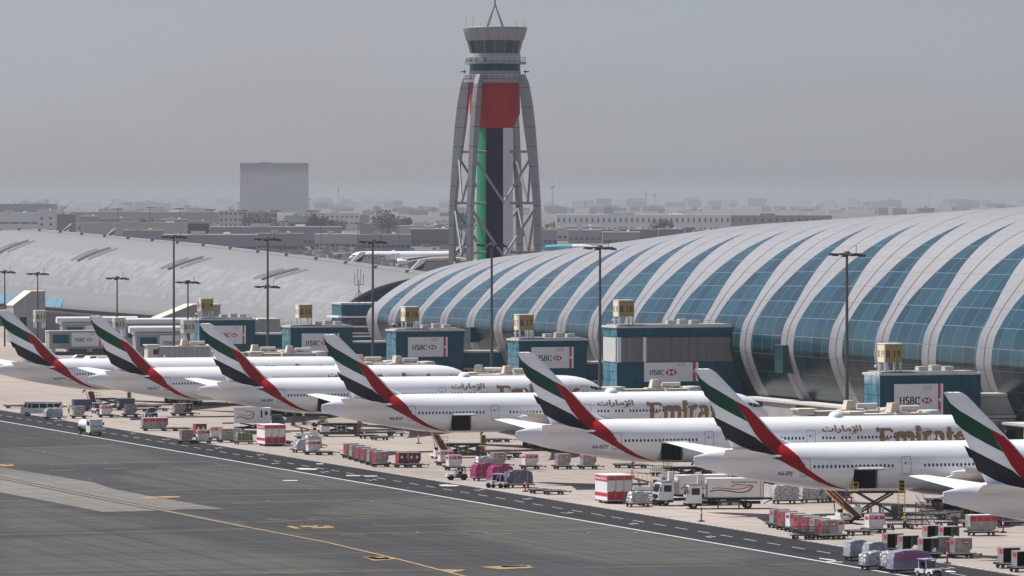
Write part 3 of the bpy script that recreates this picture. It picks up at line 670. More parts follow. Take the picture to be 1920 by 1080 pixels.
for i in range(34):                                      # inset taxiway lights' painted rims
    x, y = G(random.uniform(0, 1300), random.choice((800, 848, 871, 899, 916, 941, 969, 1000))+random.uniform(-1, 1)); mb.poly([(x+.22*math.cos(k), y+.22*math.sin(k), .062) for k in (0, 1.05, 2.1, 3.15, 4.2, 5.25)], PW)
tag(mb.build('road_symbol_marking'), kind='structure')

# ---------------------------------------------------------------- right-hand concourse: ribbed glass shell
def interp(x, X, Y): return float(np.interp(x, X, Y))
TB = 1000.0; NB = 360.0
RIBT = [interp(u, [807, 1076, 1350, 1595, 1875], [1169, 1070.7, 985, 918, 851]) for u in (758, 807, 857, 910, 962, 1020, 1076, 1140, 1207, 1276, 1350, 1428, 1506, 1595, 1684, 1774, 1875)]
RIBT[0] = 1189
RIBT = [1209.0]+RIBT
RIBT += [RIBT[-1]-22.3*i for i in range(1, 9)]
CT = [(600, 37.0), (700, 38.2), (851, 38.8), (918, 38.5), (1048, 34.9), (1131, 30.4), (1197, 27.2), (1209, 26.5)]
SEC = [(1.5, 2.5), (0, 4.5), (-1.5, 7.5), (-2.6, 10.5), (-3.0, 13), (-2.4, 16.5), (-.8, 19.3), (1.0, 21.9), (3.2, 24.5), (6.0, 27.4), (9.6, 30.3), (14.0, 32.8), (19.5, 34.9), (26, 36.3), (35, 37)]
def secpt(a, zc, n0=0.0, sec=SEC, sx=1.0):               # a in 0..1 along the near half, 1..2 mirrored
    k = 1.0
    if a > 1: a = 2-a; k = -1
    q = a*(len(sec)-1); i = min(int(q), len(sec)-2); f = q-i
    p0 = sec[max(0, i-1)]; p1 = sec[i]; p2 = sec[i+1]; p3 = sec[min(len(sec)-1, i+2)]
    def cr(j):
        return .5*((2*p1[j])+(-p0[j]+p2[j])*f+(2*p0[j]-5*p1[j]+4*p2[j]-p3[j])*f*f+(-p0[j]+3*p1[j]-3*p2[j]+p3[j])*f**3)
    r, z = cr(0), cr(1)
    if z > 12: z = 12+(z-12)*(zc-12)/25.0
    r *= sx; cx = 35*sx
    return (r if k > 0 else 2*cx-r, z)
def panel_mat(name, col, dk, jx, jy, rough, var=.06, uvscale=(1, 1), metal=0.0, spec=.5, mortar=.035, check=0.0):
    """cladding with joints laid along the shell's own uv: metres along the building, metres around it"""
    m, nt, b = node_mat(name); L = nt.links.new; N = nt.nodes.new
    uv = N('ShaderNodeUVMap'); bt = N('ShaderNodeTexBrick'); bt.offset = 0; bt.inputs['Scale'].default_value = 1
    bt.inputs['Brick Width'].default_value = jx; bt.inputs['Row Height'].default_value = jy; bt.inputs['Mortar Size'].default_value = mortar
    bt.inputs['Color1'].default_value = tuple(c*(1-var) for c in col)+(1,); bt.inputs['Color2'].default_value = tuple(min(1, c*(1+var)) for c in col)+(1,)
    bt.inputs['Mortar'].default_value = tuple(dk)+(1,); L(uv.outputs[0], bt.inputs['Vector'])
    out = bt.outputs['Color']
    L(out, b.inputs['Base Color']); b.inputs['Roughness'].default_value = rough; b.inputs['Metallic'].default_value = metal; b.inputs['Specular IOR Level'].default_value = spec
    if check:
        n = N('ShaderNodeTexNoise'); n.inputs['Scale'].default_value = .12; L(uv.outputs[0], n.inputs['Vector'])
        mr = N('ShaderNodeMapRange'); mr.inputs[1].default_value = .35; mr.inputs[2].default_value = .65; mr.inputs[3].default_value = rough-.12; mr.inputs[4].default_value = rough+.1; L(n.outputs[0], mr.inputs[0]); L(mr.outputs[0], b.inputs['Roughness'])
    return m
SHW = panel_mat('shell white panel', (.205, .205, .217), (.14, .14, .15), 3.1, 3.4, .6, .04, mortar=.07)
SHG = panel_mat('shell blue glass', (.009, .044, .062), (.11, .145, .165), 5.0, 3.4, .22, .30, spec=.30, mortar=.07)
SHD = panel_mat('shell lower shaded glass', (.004, .020, .026), (.06, .07, .075), 5.0, 3.4, .25, .5, spec=.12, mortar=.07)  # the bay glass again, overhang shade and dark reflection painted into its colour
SHR = panel_mat('left shell chequered panel', (.205, .205, .196), (.165, .165, .158), 3.6, 2.6, .42, .15, mortar=.10)
SHR.node_tree.nodes['Brick Texture'].offset = .5
SHP = panel_mat('left shell plain panel', (.185, .185, .178), (.15, .15, .145), 3.6, 2.6, .42, .03, mortar=.05)
RIBJ = mat('rib joint dark', (.10, .10, .11), .6)
def shell_mesh(name, parent, faces, mats):
    """faces: (quad of 3d points, quad of uv, material)"""
    me = bpy.data.meshes.new(name); V = {}; vs = []; fs = []; mi = []; uvs = []
    for q, uv, m in faces:
        ids = []
        for p in q:
            k = (round(p[0], 3), round(p[1], 3), round(p[2], 3))
            if k not in V: V[k] = len(vs); vs.append(k)
            ids.append(V[k])
        if len(set(ids)) < 3: continue
        o = []; [o.append(i) for i in ids if i not in o]
        if len(o) != len(ids): uv = [uv[ids.index(i)] for i in o]; ids = o
        fs.append(ids); mi.append(mats.index(m)); uvs += uv
    me.from_pydata(vs, [], fs); [me.materials.append(m) for m in mats]
    me.polygons.foreach_set('material_index', mi); me.polygons.foreach_set('use_smooth', [True]*len(fs))
    l = me.uv_layers.new(name='UVMap'); l.data.foreach_set('uv', [c for t in uvs for c in t]); me.update()
    o = bpy.data.objects.new(name, me); COL.objects.link(o); o.parent = parent; return o
x, y = NT(NB, TB); con = empty('concourse_building', (x, y, 0), TH, 'long ribbed concourse with white bands and crescent glass bays filling the right half', 'airport terminal')
bounds = [1214]+RIBT; NA = 44
cum = [0]
for i in range(NA):
    p, q = secpt(i/NA, 37), secpt((i+1)/NA, 37); cum.append(cum[-1]+math.hypot(q[0]-p[0], q[1]-p[1]))
def gw(a):                                               # share of a bay that is glass, a = 0 base, 1 crest
    return interp(a, [0, .43, .5, .57, .64, .714, .786, .84], [.73, .72, .66, .54, .40, .26, .11, 0.0])
white = []
def SP(a, t): r, z = secpt(a, interp(t, [c[0] for c in CT], [c[1] for c in CT])); return (r, t-TB, z)
ribmb = MB()
for k in range(len(RIBT)-1):
    t1, t0 = RIBT[k], RIBT[k+1]; L_ = t1-t0; gl = []
    for i in range(2*NA):
        a0, a1 = i/NA, (i+1)/NA; c0 = cum[i] if i <= NA else 2*cum[NA]-cum[2*NA-i]; c1 = cum[i+1] if i+1 <= NA else 2*cum[NA]-cum[2*NA-i-1]
        g0, g1 = gw(min(a0, 2-a0)), gw(min(a1, 2-a1))
        def row(a, g):
            if k == 0: return [t0, t0+L_*(.15+(.7-g)*.3), t0+L_*(.15+(.7-g)*.3)+L_*g*.3, t0+L_*(.15+(.7-g)*.3)+L_*g*.6, t1]
            return [t0, t0+L_*(1-g)/2, t0+L_*.5, t1-L_*(1-g)/2, t1]
        r0, r1 = row(a0, g0), row(a1, g1)
        for j in range(4):
            m = SHG if j in (1, 2) else SHW
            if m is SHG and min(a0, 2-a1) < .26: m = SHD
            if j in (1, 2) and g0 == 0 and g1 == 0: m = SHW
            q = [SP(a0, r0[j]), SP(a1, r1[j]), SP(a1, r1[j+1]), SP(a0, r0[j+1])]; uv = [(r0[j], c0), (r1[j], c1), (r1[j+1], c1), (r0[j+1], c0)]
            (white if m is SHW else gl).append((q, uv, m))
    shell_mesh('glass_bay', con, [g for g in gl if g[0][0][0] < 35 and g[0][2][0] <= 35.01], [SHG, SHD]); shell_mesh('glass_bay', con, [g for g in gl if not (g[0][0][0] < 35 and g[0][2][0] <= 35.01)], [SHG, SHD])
shell_mesh('roof_shell', con, white, [SHW])
mb = MB()
for t in RIBT[1:]:                                           # dark joint down the middle of every rib
    for i in range(0, NA):
        a, b = SP(i/NA, t-.12), SP((i+1)/NA, t-.12); c, d = SP((i+1)/NA, t+.12), SP(i/NA, t+.12)
        o = lambda p: (p[0]-.05, p[1], p[2]+.04); mb.poly([o(a), o(b), o(c), o(d)], RIBJ)
mb.build('rib_joints', con)
vs = [SP(i/NA, 1208.7) for i in range(2*NA+1)]; MB().poly(vs, TEALJ).build('end_wall', con)
mb = MB()                                                # service floors under the shell
mb.b2(-3, 66, -500, 210, 0, 3.0, GREYC); mb.b2(-3.4, 66, -500, 210, 3.0, 3.4, PALE); pod = mb.build('podium', con)
opm = None
for k in range(22):
    t = -330+k*24
    if opm is None: opm = o = MB().b2(-3.12, -2.9, -3.4, 3.4, .0, 2.7, DARK).build('service_opening', con)
    else: o = opm.copy(); COL.objects.link(o); o.parent = con
    o.location = (0, t, 0)
# ---------------------------------------------------------------- left-hand shell with plain panel roof and dark end wall
x, y = NT(387, 1346); TL0 = 1345.0; lft = empty('terminal_hall', (x, y, 0), TH, 'long pale panelled terminal hall with curved roof and slit skylights on the left', 'airport terminal')
LT = [(1338, 20.2), (1356, 20.9), (1440, 23.4), (1568, 26.6), (1768, 29.9), (1846, 29.2), (2000, 27), (2250, 20)]
LN = [(1338, 0), (1440, 0), (1700, -4), (2250, -8)]
LSEC = [(0, 7.2), (.3, 9.0), (1.8, 12.0), (5.0, 17.6), (9, 21.9), (13, 24.8), (18, 27.2), (23.5, 29.0), (30, 30)]
def LP(a, t):
    zc = interp(t, [c[0] for c in LT], [c[1] for c in LT]); n0 = interp(t, [c[0] for c in LN], [c[1] for c in LN]); k = 1
    if a > 1: a = 2-a; k = -1
    q = a*(len(LSEC)-1); i = min(int(q), len(LSEC)-2); f = q-i; p = LSEC; P0 = p[max(0, i-1)]; P1 = p[i]; P2 = p[i+1]; P3 = p[min(len(p)-1, i+2)]
    cr = lambda j: .5*((2*P1[j])+(-P0[j]+P2[j])*f+(2*P0[j]-5*P1[j]+4*P2[j]-P3[j])*f*f+(-P0[j]+3*P1[j]-3*P2[j]+P3[j])*f**3)
    r, z = cr(0), cr(1); zz = 7.2+(z-7.2)*(zc-7.2)/22.8
    return (n0+(r if k > 0 else 60-r), t-1346, zz)
lf = []; NL = 32; ts = list(np.linspace(TL0, 2250, 90)); cl_ = [0]
for i in range(2*NL):
    p, q = LP(i/NL, 1700), LP((i+1)/NL, 1700); cl_.append(cl_[-1]+math.hypot(q[0]-p[0], q[2]-p[2]))
for j in range(len(ts)-1):
    for i in range(2*NL):
        lf.append(([LP(i/NL, ts[j]), LP((i+1)/NL, ts[j]), LP((i+1)/NL, ts[j+1]), LP(i/NL, ts[j+1])], [(ts[j], cl_[i]), (ts[j], cl_[i+1]), (ts[j+1], cl_[i+1]), (ts[j+1], cl_[i])], SHR if .26 < i/NL < .62 else SHP))
rf = shell_mesh('roof_shell', lft, lf, [SHR, SHP])
vs = [LP(i/NL, TL0+.2) for i in range(2*NL+1)]; vs = [(vs[0][0], vs[0][1], 0)]+vs+[(vs[-1][0], vs[-1][1], 0)]
MB().poly(vs, mat('dark end glazing', (.006, .075, .12), .5, var=.4, scale=.3, spec=.15)).build('end_wall', lft)
mb = MB()
for i in range(2*NL):
    a, b = LP(i/NL, TL0), LP((i+1)/NL, TL0); mb.add([(a[0]-.3, a[1]-1.6, a[2]+.1), (b[0]-.3, b[1]-1.6, b[2]+.1), (b[0]-.3, b[1], b[2]+.1), (a[0]-.3, a[1], a[2]+.1), (a[0], a[1]-1.6, a[2]-.6), (b[0], b[1]-1.6, b[2]-.6)], [(0, 1, 2, 3), (0, 1, 5, 4)], DKGREY)
mb.build('roof_edge_trim', lft)
mb = MB(); mb.b2(1.5, 58, .5, 904, 0, 7.3, DKGREY)
mb.b2(1.2, 1.6, 0, 904, 5.4, 6.0, GREYC); wl = mb.build('wall', lft)
gz = []
bandT = list(np.linspace(1620, 2200, 40))                # blue clerestory strip low on the far left
for j in range(len(bandT)-1):
    for a0, a1 in ((.02, .10), (.10, .19)):
        o = lambda p: (p[0]-.15, p[1], p[2]); gz.append(([o(LP(a0, bandT[j])), o(LP(a1, bandT[j])), o(LP(a1, bandT[j+1])), o(LP(a0, bandT[j+1]))], [(bandT[j], 0), (bandT[j], 3), (bandT[j+1], 3), (bandT[j+1], 0)], 0))
GBAND = panel_mat('clerestory blue glass', (.06, .22, .30), (.30, .36, .38), 3.2, 3.4, .2, .2, spec=.6, mortar=.1)
shell_mesh('clerestory', lft, [(a, b, GBAND) for a, b, _ in gz], [GBAND])
SKY = mat('skylight dark glazing', (.035, .035, .035), .6, spec=.1)
for k in range(6):                                       # groups of three slit skylights
    tc = 1432+k*102.5
    if k == 0: tc = 1440
    for d, (a0, a1), w in ((-9, (.55, .74), .9), (0, (.52, .74), 1.7), (8, (.52, .70), .9)):
        mb = MB(); n = 8
        for i in range(n):
            A, B = a0+(a1-a0)*i/n, a0+(a1-a0)*(i+1)/n; f = lambda a, t: tuple(Vector(LP(a, t))+Vector((-.25, 0, .3)))
            sh = lambda a: tc+d-(a-a0)*40
            mb.poly([f(A, sh(A)), f(B, sh(B)), f(B, sh(B)+w*1.6), f(A, sh(A)+w*1.6)], SKY)
        mb.build('skylight', lft)
mb = MB()
for j in range(60):                                      # ridge rail and small ridge fittings
    t = 1350+j*14; a = LP(.93, t); b = LP(.93, t+14); mb.bar((a[0], a[1], a[2]+.25), (b[0], b[1], b[2]+.25), .12, GREYC, 4)
    if j % 2: mb.box((a[0], a[1], a[2]+.4), (.8, .8, .6), DKGREY)
mb.build('ridge_rail', lft)
# glass office block with white brise-soleil between the two shells
x, y = AT(640, 371); ob = empty('glass_block', (x, y, 0), TH, 'teal glass block with white louvre ledges between the two curved terminals', 'building')
MB().b2(0, 24, 0, 8, 0, 14.6, mat('bright teal curtain wall', (.006, .10, .15), .25, var=.3, scale=.4)).build('facade', ob)
MB().b2(-.2, 24.2, -.2, 8.2, 14.6, 15.0, PALE).build('roof', ob)
for z in (11.5, 9.2, 6.9, 4.6): MB().b2(-1.3, 24.5, -1.8, 8, z, z+.35, PWHITE).build('sun_louvre', ob)
for z in (9.55, 7.25, 4.95): MB().b2(1.8, 24, -.12, 0, z+.1, z+1.7, DKGREY).build('recessed_band', ob)
for k in range(9): MB().b2(k*2.9, .1+k*2.9, -.08, 0, 0, 14.6, TEALJ).build('mullion', ob)
MB().b2(0, 24, -.1, 0, 13.2, 13.3, TEALJ).build('transom', ob)
# antenna frame on its roof
x, y = AT(673, 374); am = empty('roof_antenna', (x, y, 15.0), 0, 'thin steel antenna array standing on the teal glass block', 'antenna')
mb = MB(); mb.bar((0, 0, 0), (0, 0, 5.5), .12, POSTM)
for dx in (-1, -.3, .45, 1.1): mb.bar((dx, 0, 4.2), (dx, 0, 8.2 if abs(dx) < .5 else 7), .07, POSTM)
mb.bar((-1.1, 0, 4.3), (1.2, 0, 4.3), .07, POSTM)
for sx in (-1, 1): mb.bar((0, 0, 3.2), (sx*1.6, 0, 0), .06, POSTM)
mb.build('mast', am)

# ---------------------------------------------------------------- gate blocks on the near side of the concourse
GX = Vector((1, 0, 0)); GYN = Vector((0, -1, 0))
def grid_lines(mb, x0, x1, y0, y1, z0, z1, nx, ny, nz, e=.05):
    for k in range(1, nz): z = z0+(z1-z0)*k/nz; mb.b2(x0-e, x1, y0-e, y0, z-.04, z+.04, TEALJ); mb.b2(x0-e, x0, y0, y1, z-.04, z+.04, TEALJ)
    for k in range(nx+1): x = x0+(x1-x0)*k/nx; mb.b2(x-.04, x+.04, y0-e*1.3, y0, z0, z1, TEALJ)
    for k in range(1, ny+1): y = y0+(y1-y0)*k/ny; mb.b2(x0-e*1.3, x0, y-.04, y+.04, z0, z1, TEALJ)
def gate_sign(text, loc, pale=False, label=None, w=3.0):
    r = empty('gate_sign', loc, TH, label, 'sign', 'gate number signs on the piers')
    mb = MB(); z0 = 1.5
    cm = mat('beige sign panel', (.45, .43, .37), .6) if pale else None
    mb.b2(-w/2, w/2, -w/2, w/2, z0, z0+2.9, cm or SIGN_SHADE); b = mb.build('sign_box', r)
    MB().b2(-w/2-.06, -w/2, -w/2, w/2, z0, z0+2.9, cm or SIGN_LIT).build('side_panel', r)
    mb = MB(); mb.b2(-w/2-.12, w/2+.05, -w/2-.1, w/2+.05, z0+2.9, z0+3.05, PWHITE); mb.b2(-w/2-.14, -w/2+.1, -w/2-.12, -w/2+.05, z0, z0+2.95, PWHITE); mb.build('frame', r)
    for a, b2 in ((-1, -1), (1, -1), (1, 1), (-1, 1)): MB().bar((a*(w/2-.2), b2*(w/2-.2), 0), (a*(w/2-.2), b2*(w/2-.2), z0), .17, PWHITE, 8).build('post', r)
    vs, fs = FONT(text, 1.55, .03); tw = max(a for a, _ in vs); k = w*.84/tw; vs = [(a*k, c) for a, c in vs]
    mb = MB(); lay(mb, [(vs, fs)], LBLK, (-w*.42, -w/2, z0+.85), GX, (0, 0, 1), GYN); o = mb.build('lettering', r); o['label'] = 'black gate number '+text
    mb = MB(); lay(mb, [(vs, fs)], LBLK, (-w/2-.06, w*.42, z0+.85), (0, -1, 0), (0, 0, 1), (-1, 0, 0)); mb.build('lettering', r)
    return r
def cctv(loc, rz=0, label='small white dome camera arm at the corner of a gate roof'):
    pass
gates = [ # name, column of near left corner, n, top, length along n, width along t, floors, sign text
 ('B 19', 1650, 335, 11.2, 17.5, 7.0), ('B 18', 1157, 335, 16.0, 24.5, 8.0), ('B 17', 973, 335, 12.2, 13.8, 7.0), ('B 16', 743, 335, 12.2, 14.6, 7.0), ('B 15', 545, 335, 11.2, 14.2, 7.0), ('B 14', 374, 335, 11.2, 13.5, 8.0)]
for nm, u, n, top, ln, wd in gates:
    x, y = AT(u, n)
    g = empty('gate_building', (x, y, 0), TH, 'teal glass gate block carrying the %s sign and a white bank panel' % nm, 'gate building', 'gate blocks along the concourse')
    mb = MB(); mb.b2(0, ln, 0, wd, 0, top, TEAL); mb.build('facade', g)
    MB().b2(-.03, 0, 0, wd, 0, top, TEAL_LIT).build('side_facade', g)
    mb = MB(); grid_lines(mb, 0, ln, 0, wd, 0, top, max(4, round(ln/1.7)), 2, round(top/1.6)); mb.build('mullions', g)
    mb = MB(); mb.b2(-.25, ln+.2, -.25, wd+.2, top, top+.35, PALE); mb.b2(.5, ln-.5, .5, wd-.5, top+.35, top+.6, GREYC); mb.build('roof', g)
    for k in range(3):
        un = MB().b2(ln*.45+k*2.3, ln*.45+1.6+k*2.3, wd*.4, wd*.4+1.6, top+.6, top+1.3+.2*(k % 2), PALE).build('roof_unit', g)
    mb = MB()
    for k in range(int(ln/1.5)+1): mb.bar((k*1.5+.1, .1, top+.35), (k*1.5+.1, .1, top+1.25), .035, METAL, 4)
    mb.bar((.1, .1, top+1.25), (ln-.1, .1, top+1.25), .03, METAL, 4); mb.bar((.1, .1, top+.8), (ln-.1, .1, top+.8), .03, METAL, 4); mb.build('guard_rail', g)
    mb = MB(); mb.bar((.2, .2, top+.3), (.2, .2, top+1.5), .06, PWHITE, 6).bar((.2, .2, top+1.5), (-.9, -.2, top+1.7), .06, PWHITE, 6).lathe([(.01, top+1.25), (.2, top+1.35), (.2, top+1.6), (.01, top+1.7)], PWHITE, 8, 'z', (-.9, -.2, 0)); mb.build('camera_arm', g)
    if nm == 'B 18':
        mb = MB(); mb.b2(3, ln-.12, -.06, .3, 9.75, 14.2, LOUV)
        for k in range(60): xx = 3.1+k*.355; mb.b2(xx, xx+.14, -.14, -.06, 9.8, 14.1, LOUV)
        mb.b2(.4, 3, -.06, .3, 9.75, 14.2, LOUV); mb.b2(-.08, .2, .6, wd-.4, 9.75, 14.2, PALE); mb.build('louvre_screen', g)
        mb = MB(); mb.b2(.0, .7, -.3, .3, 9.7, 14.3, PWHITE); mb.b2(5.0, 5.6, -.3, .2, 9.7, 14.3, PWHITE); mb.build('white_column', g)
    mb = MB()
    if nm == 'B 18': bank_panel(mb, (5.2, -.1, 6.1), GX, GYN, 10.6, 3.5)
    elif nm == 'B 19': bank_panel(mb, (2.4, -.1, 4.6), GX, GYN, 8.5, 5.2)
    elif nm == 'B 14': bank_panel(mb, (3.6, -.1, 5.6), GX, GYN, 7.6, 4.3)
    else: bank_panel(mb, (2.5, -.1, 6.9 if nm != 'B 15' else 5.8), GX, GYN, 8.6, 4.1)
    mb.build('advertising_panel', g)
    so_ = (.4 if nm in ('B 19',) else 1.7, 2.0)
    if nm == 'B 18': so_ = (2.0, 2.0)
    if nm == 'B 16': so_ = (3.6, 2.0)
    if nm == 'B 15': so_ = (3.6, 2.0)
    if nm == 'B 14': so_ = (2.0, 2.0)
    if nm == 'B 19': so_ = (2.6, 2.2)
    dx, dy = so_[0]*C-so_[1]*S, so_[0]*S+so_[1]*C
    gate_sign(nm, (x+dx, y+dy, top+.6), False, 'ochre cube sign with sunlight painted on one side, reading %s on its gate roof' % nm)
    # corridor from the block back to the concourse
    dx, dy = ln*C-(wd*.45)*S, ln*S+(wd*.45)*C
    c = empty('link_bridge', (x+dx, y+dy, 0), TH, 'covered walkway from the %s block back to the concourse' % nm, 'walkway', 'walkways behind the gate blocks')
    L_ = 357-n-ln+3
    if nm in ('B 15', 'B 14'): L_ += 24
    mb = MB(); mb.b2(0, L_, 0, 3.5, 4.4, 7.6, TEAL if nm != 'B 19' else GREYC); mb.build('corridor', c)
    mb = MB(); mb.b2(0, L_, -.5, 4, 7.6, 8.0, PALE); mb.b2(0, L_, -.5, 4, 4.0, 4.4, PALE); mb.build('ledge', c)
    MB().b2(0, L_, 0.4, 3.2, 0, 4.0, TEAL if nm != 'B 19' else DKGREY).build('lower_storey', c)
    if nm in ('B 16', 'B 17', 'B 15', 'B 19'):
        mb = MB(); bank_panel(mb, (2.0, .3, .3), GX, GYN, 5.6, 3.5, False); mb.build('advertising_panel', c)
# jet bridges: tunnel, cab, drive leg and rooftop cooling unit
def jet_bridge():
    r = empty('jet_bridge')                              # local: origin at the rotunda, runs along -x to the aircraft
    MB().lathe([(1.9, 3.6), (1.9, 6.8), (1.7, 7.1), (.1, 7.2)], PALE, 16).build('rotunda', r, 40)
    MB().bar((0, 0, 0), (0, 0, 3.6), .5, METAL, 10).build('column', r, 40)
    mb = MB(); mb.b2(-13, -1.2, -1.5, 1.5, 3.8, 6.6, GREYC); mb.b2(-13, -1.2, -1.6, 1.6, 6.6, 6.75, TAN)
    for k in range(9): mb.b2(-12.6+k*1.3, -12.5+k*1.3, -1.58, -1.5, 3.8, 6.6, PALE)
    mb.build('tunnel', r)
    mb = MB(); mb.box((-14.4, 0, 5.3), (2.8, 3.4, 3.2), PALE, tx=.25); mb.box((-14.4, 0, 7.05), (3.2, 3.8, .25), TAN); mb.box((-13.8, -1.75, 5.5), (1.2, .05, 1.2), DKGLASS); cb = mb.build('cab', r)
    mb = MB(); mb.box((-10.5, 0, 3.2), (1.2, 2.6, .6), METAL); mb.bar((-10.5, -1, 0.6), (-10.5, -1, 3.2), .2, PALE, 8); mb.bar((-10.5, 1, 0.6), (-10.5, 1, 3.2), .2, PALE, 8); mb.b2(-10.8, -10.2, -1.6, 1.6, .4, .8, DKGREY); lg = mb.build('drive_leg', r)
    for s in (-1, 1): MB().wheel(-10.5, s*1.4, .5, .35).build('wheel', lg, 40)
    mb = MB(); mb.box((-6.6, .2, 7.55), (1.9, 1.6, 1.6), TAN, tx=.35); mb.b2(-8.4, -4.4, -.9, 1.0, 6.75, 6.95, PALE); un = mb.build('cooling_unit', r)
    MB().bar((-5.4, 0, 7.5), (-2.0, 0, 7.5), .42, PALE, 12).bar((-3.6, 0, 7.5), (-3.6, 0, 6.8), .35, METAL, 8).build('air_duct', un, 40)
    return r
for u, n, dz, lb in ((1660, 333.5, 0, 'tan roofed jet bridge at the left foot of the B 19 block'), (1735, 336, .2, 'jet bridge in front of the white bank panel on the B 19 block'),
                 (1292, 338, 0, 'jet bridge showing only its cooling unit below the B 18 bank panel'), (960, 334, -.5, 'jet bridge left of the B 17 block'),
                 (1012, 338, 0, 'jet bridge hidden under the B 17 bank panel'),
                 (733, 333, 0, 'jet bridge left of the B 16 block beside the lamp post'), (800, 338, .2, 'jet bridge in front of the B 16 block'),
                 (535, 333, 0, 'jet bridge left of the B 15 block beside the lamp post'), (600, 338, 0, 'jet bridge in front of the B 15 block'),
                 (402, 331, 0, 'jet bridge below the B 14 block')):
    x, y = AT(u, n)
    put('jet_bridge', jet_bridge, (x, y-7, -.6), TH+dz, lb, 'jet bridge', 'jet bridges along the gates')
# older piers at the far left: boxy corridors with white pipes, bank panels and beige signs
def fixed_bridge(L_, panel=True, pipe=True):
    r = empty('boarding_pier')
    mb = MB(); mb.b2(0, L_, 0, 3.4, 3.8, 8.2, GREYC)
    for k in range(int(L_/2.2)): mb.b2(k*2.2, k*2.2+.1, -.06, 0, 3.8, 8.2, PALE)
    mb.build('corridor', r)
    MB().b2(-.2, L_, -.25, 3.6, 8.2, 8.45, PALE).build('roof', r)
    MB().b2(1.0, 5.2, -.1, 0, 5.2, 7.4, TEAL).build('window', r); MB().b2(L_-5, L_-1.5, -.1, 0, 5.2, 7.4, TEAL).build('window', r)
    for k in range(3): MB().b2(1+k*(L_-2.8)/2, 1.8+k*(L_-2.8)/2, .6, 2.8, 0, 3.8, PALE).build('pillar', r)
    if pipe: MB().bar((-1.5, 1.0, 9.3), (L_+1, 1.0, 9.3), .85, PWHITE, 14).build('roof_pipe', r, 40)
    if panel: mb = MB(); bank_panel(mb, (5.8, -.12, 4.4), GX, GYN, 8.0, 3.5); mb.build('advertising_panel', r)
    MB().b2(2, L_-2, .2, 3.2, 0, 3.0, DKGREY).build('undercroft', r)
    return r
for u, n, L_, pp_, z, lb in ((118, 336, 19, 1, -1.0, 'grey boarding pier with white roof pipe, behind the B11 sign'), (92, 326, 22, 0, -2.2, 'grey boarding pier with bank panel below and in front of the B11 pier'),
                           (232, 340, 17, 1, -.4, 'short grey boarding pier with bank panel just right of the B12 sign'), (255, 330, 19, 1, -1.2, 'grey boarding pier with white pipe left of the B 14 block')):
    x, y = AT(u, n); r = fixed_bridge(L_, True, bool(pp_)); r.location = (x, y, z); r.rotation_euler = (0, 0, TH); tag(r, lb, 'boarding pier', 'boarding piers on the left')
    if z > 0:
        MB().b2(0, L_, .2, 3.2, -z, 0.02, DKGREY).build('footing', r)
for t_, u, v, n, lb in (('B11', 74, 593, 333, 'beige sign reading B11 on the leftmost pier'), ('B12', 223, 607, 332, 'beige sign reading B12 between the second jet fin and the white pipe'), ('B13', 352, 612, 330, 'beige sign partly hidden at the left edge of the B 14 block')):
    x, y = AT(u, n); z = ZS(v, y); gate_sign(t_, (x, y, z-3.0), True, lb, 2.7)
for u, n, w, h, lb in ((25, 345, 9, 14, 'angular beige stair tower at the far left behind the jets'), (300, 356, 16, 12.4, 'beige sloping roofed stair house in front of the left hall'), (435, 352, 12, 10.5, 'low pale flat roofed stair house behind the B 14 block')):
    x, y = AT(u, n); r = empty('stair_house', (x, y, 0), TH, lb, 'building')
    MB().prism([(0, 0), (w, 0), (w, h), (w*.55, h), (0, h*.72)], 0, 8, GREYC).build('wall', r)
    MB().prism([(-.2, h*.72), (w*.55, h), (w+.2, h), (w+.2, h+.25), (w*.55, h+.25), (-.2, h*.72+.25)], -.3, 8.3, TAN).build('roof', r)
    MB().b2(w*.2, w*.42, -.1, 0, h*.3, h*.5, DKGLASS).build('window', r)
# dark rounded door boxes standing against the shell
for u, v0, v1, lb in ((1468, 649, 700, 'dark glazed exit box on the shell right of the B 18 block'), (882, 615, 642, 'tall glazed box between the ochre signs numbered sixteen and seventeen'), (737, 610, 622, 'small dark exit box on the shell above the B 16 block'), (1052, 625, 640, 'low dark box on the shell near the third ochre sign from the right')):
    x, y = AT(u, 356.0); z1 = ZS(v0, y); z0 = ZS(v1, y)
    r = empty('exit_box', (x, y, z0), TH, lb, 'exit box'); MB().b2(0, 4.5, 0, 4.2, 0, z1-z0, mat('dark green glazing', (.012, .05, .055), .25)).build('glazing', r); MB().b2(-.1, 4.6, -.1, 4.3, z1-z0, z1-z0+.15, DKGREY).build('roof', r)
# ---------------------------------------------------------------- lamp masts
def lamp_mast(hh, r0):
    def f():
        r = empty('lamp_mast'); MB().bar((0, 0, 0), (0, 0, hh-.6), r0, POSTM, 10, r0*.6).build('pole', r, 50)
        cr = MB(); cr.bar((-2.6, 0, hh-.4), (2.6, 0, hh-.4), .12, LAMPM); cr.bar((0, -2.2, hh-.4), (0, 2.2, hh-.4), .12, LAMPM); cr.lathe([(.5, hh-.7), (.7, hh-.35), (.5, hh), (.05, hh+.05)], LAMPM, 10); cr.bar((1.6, 0, hh-.4), (1.6, 0, hh+1.0), .05, LAMPM)
        cr = cr.build('head_frame', r)
        for k, (dx, dy) in enumerate(((-2.7, 0), (-1.7, .7), (-1.0, -1.5), (1.0, -1.3), (1.9, .6), (2.7, 0), (0, 1.9), (.2, -2.1))):
            MB().box((dx, dy, hh-.45-.12*(k % 3)), (.95, .7, .38), LAMPM, Matrix.Translation((0, 0, 0)), tx=.15).build('floodlight', cr)
        return r
    return f
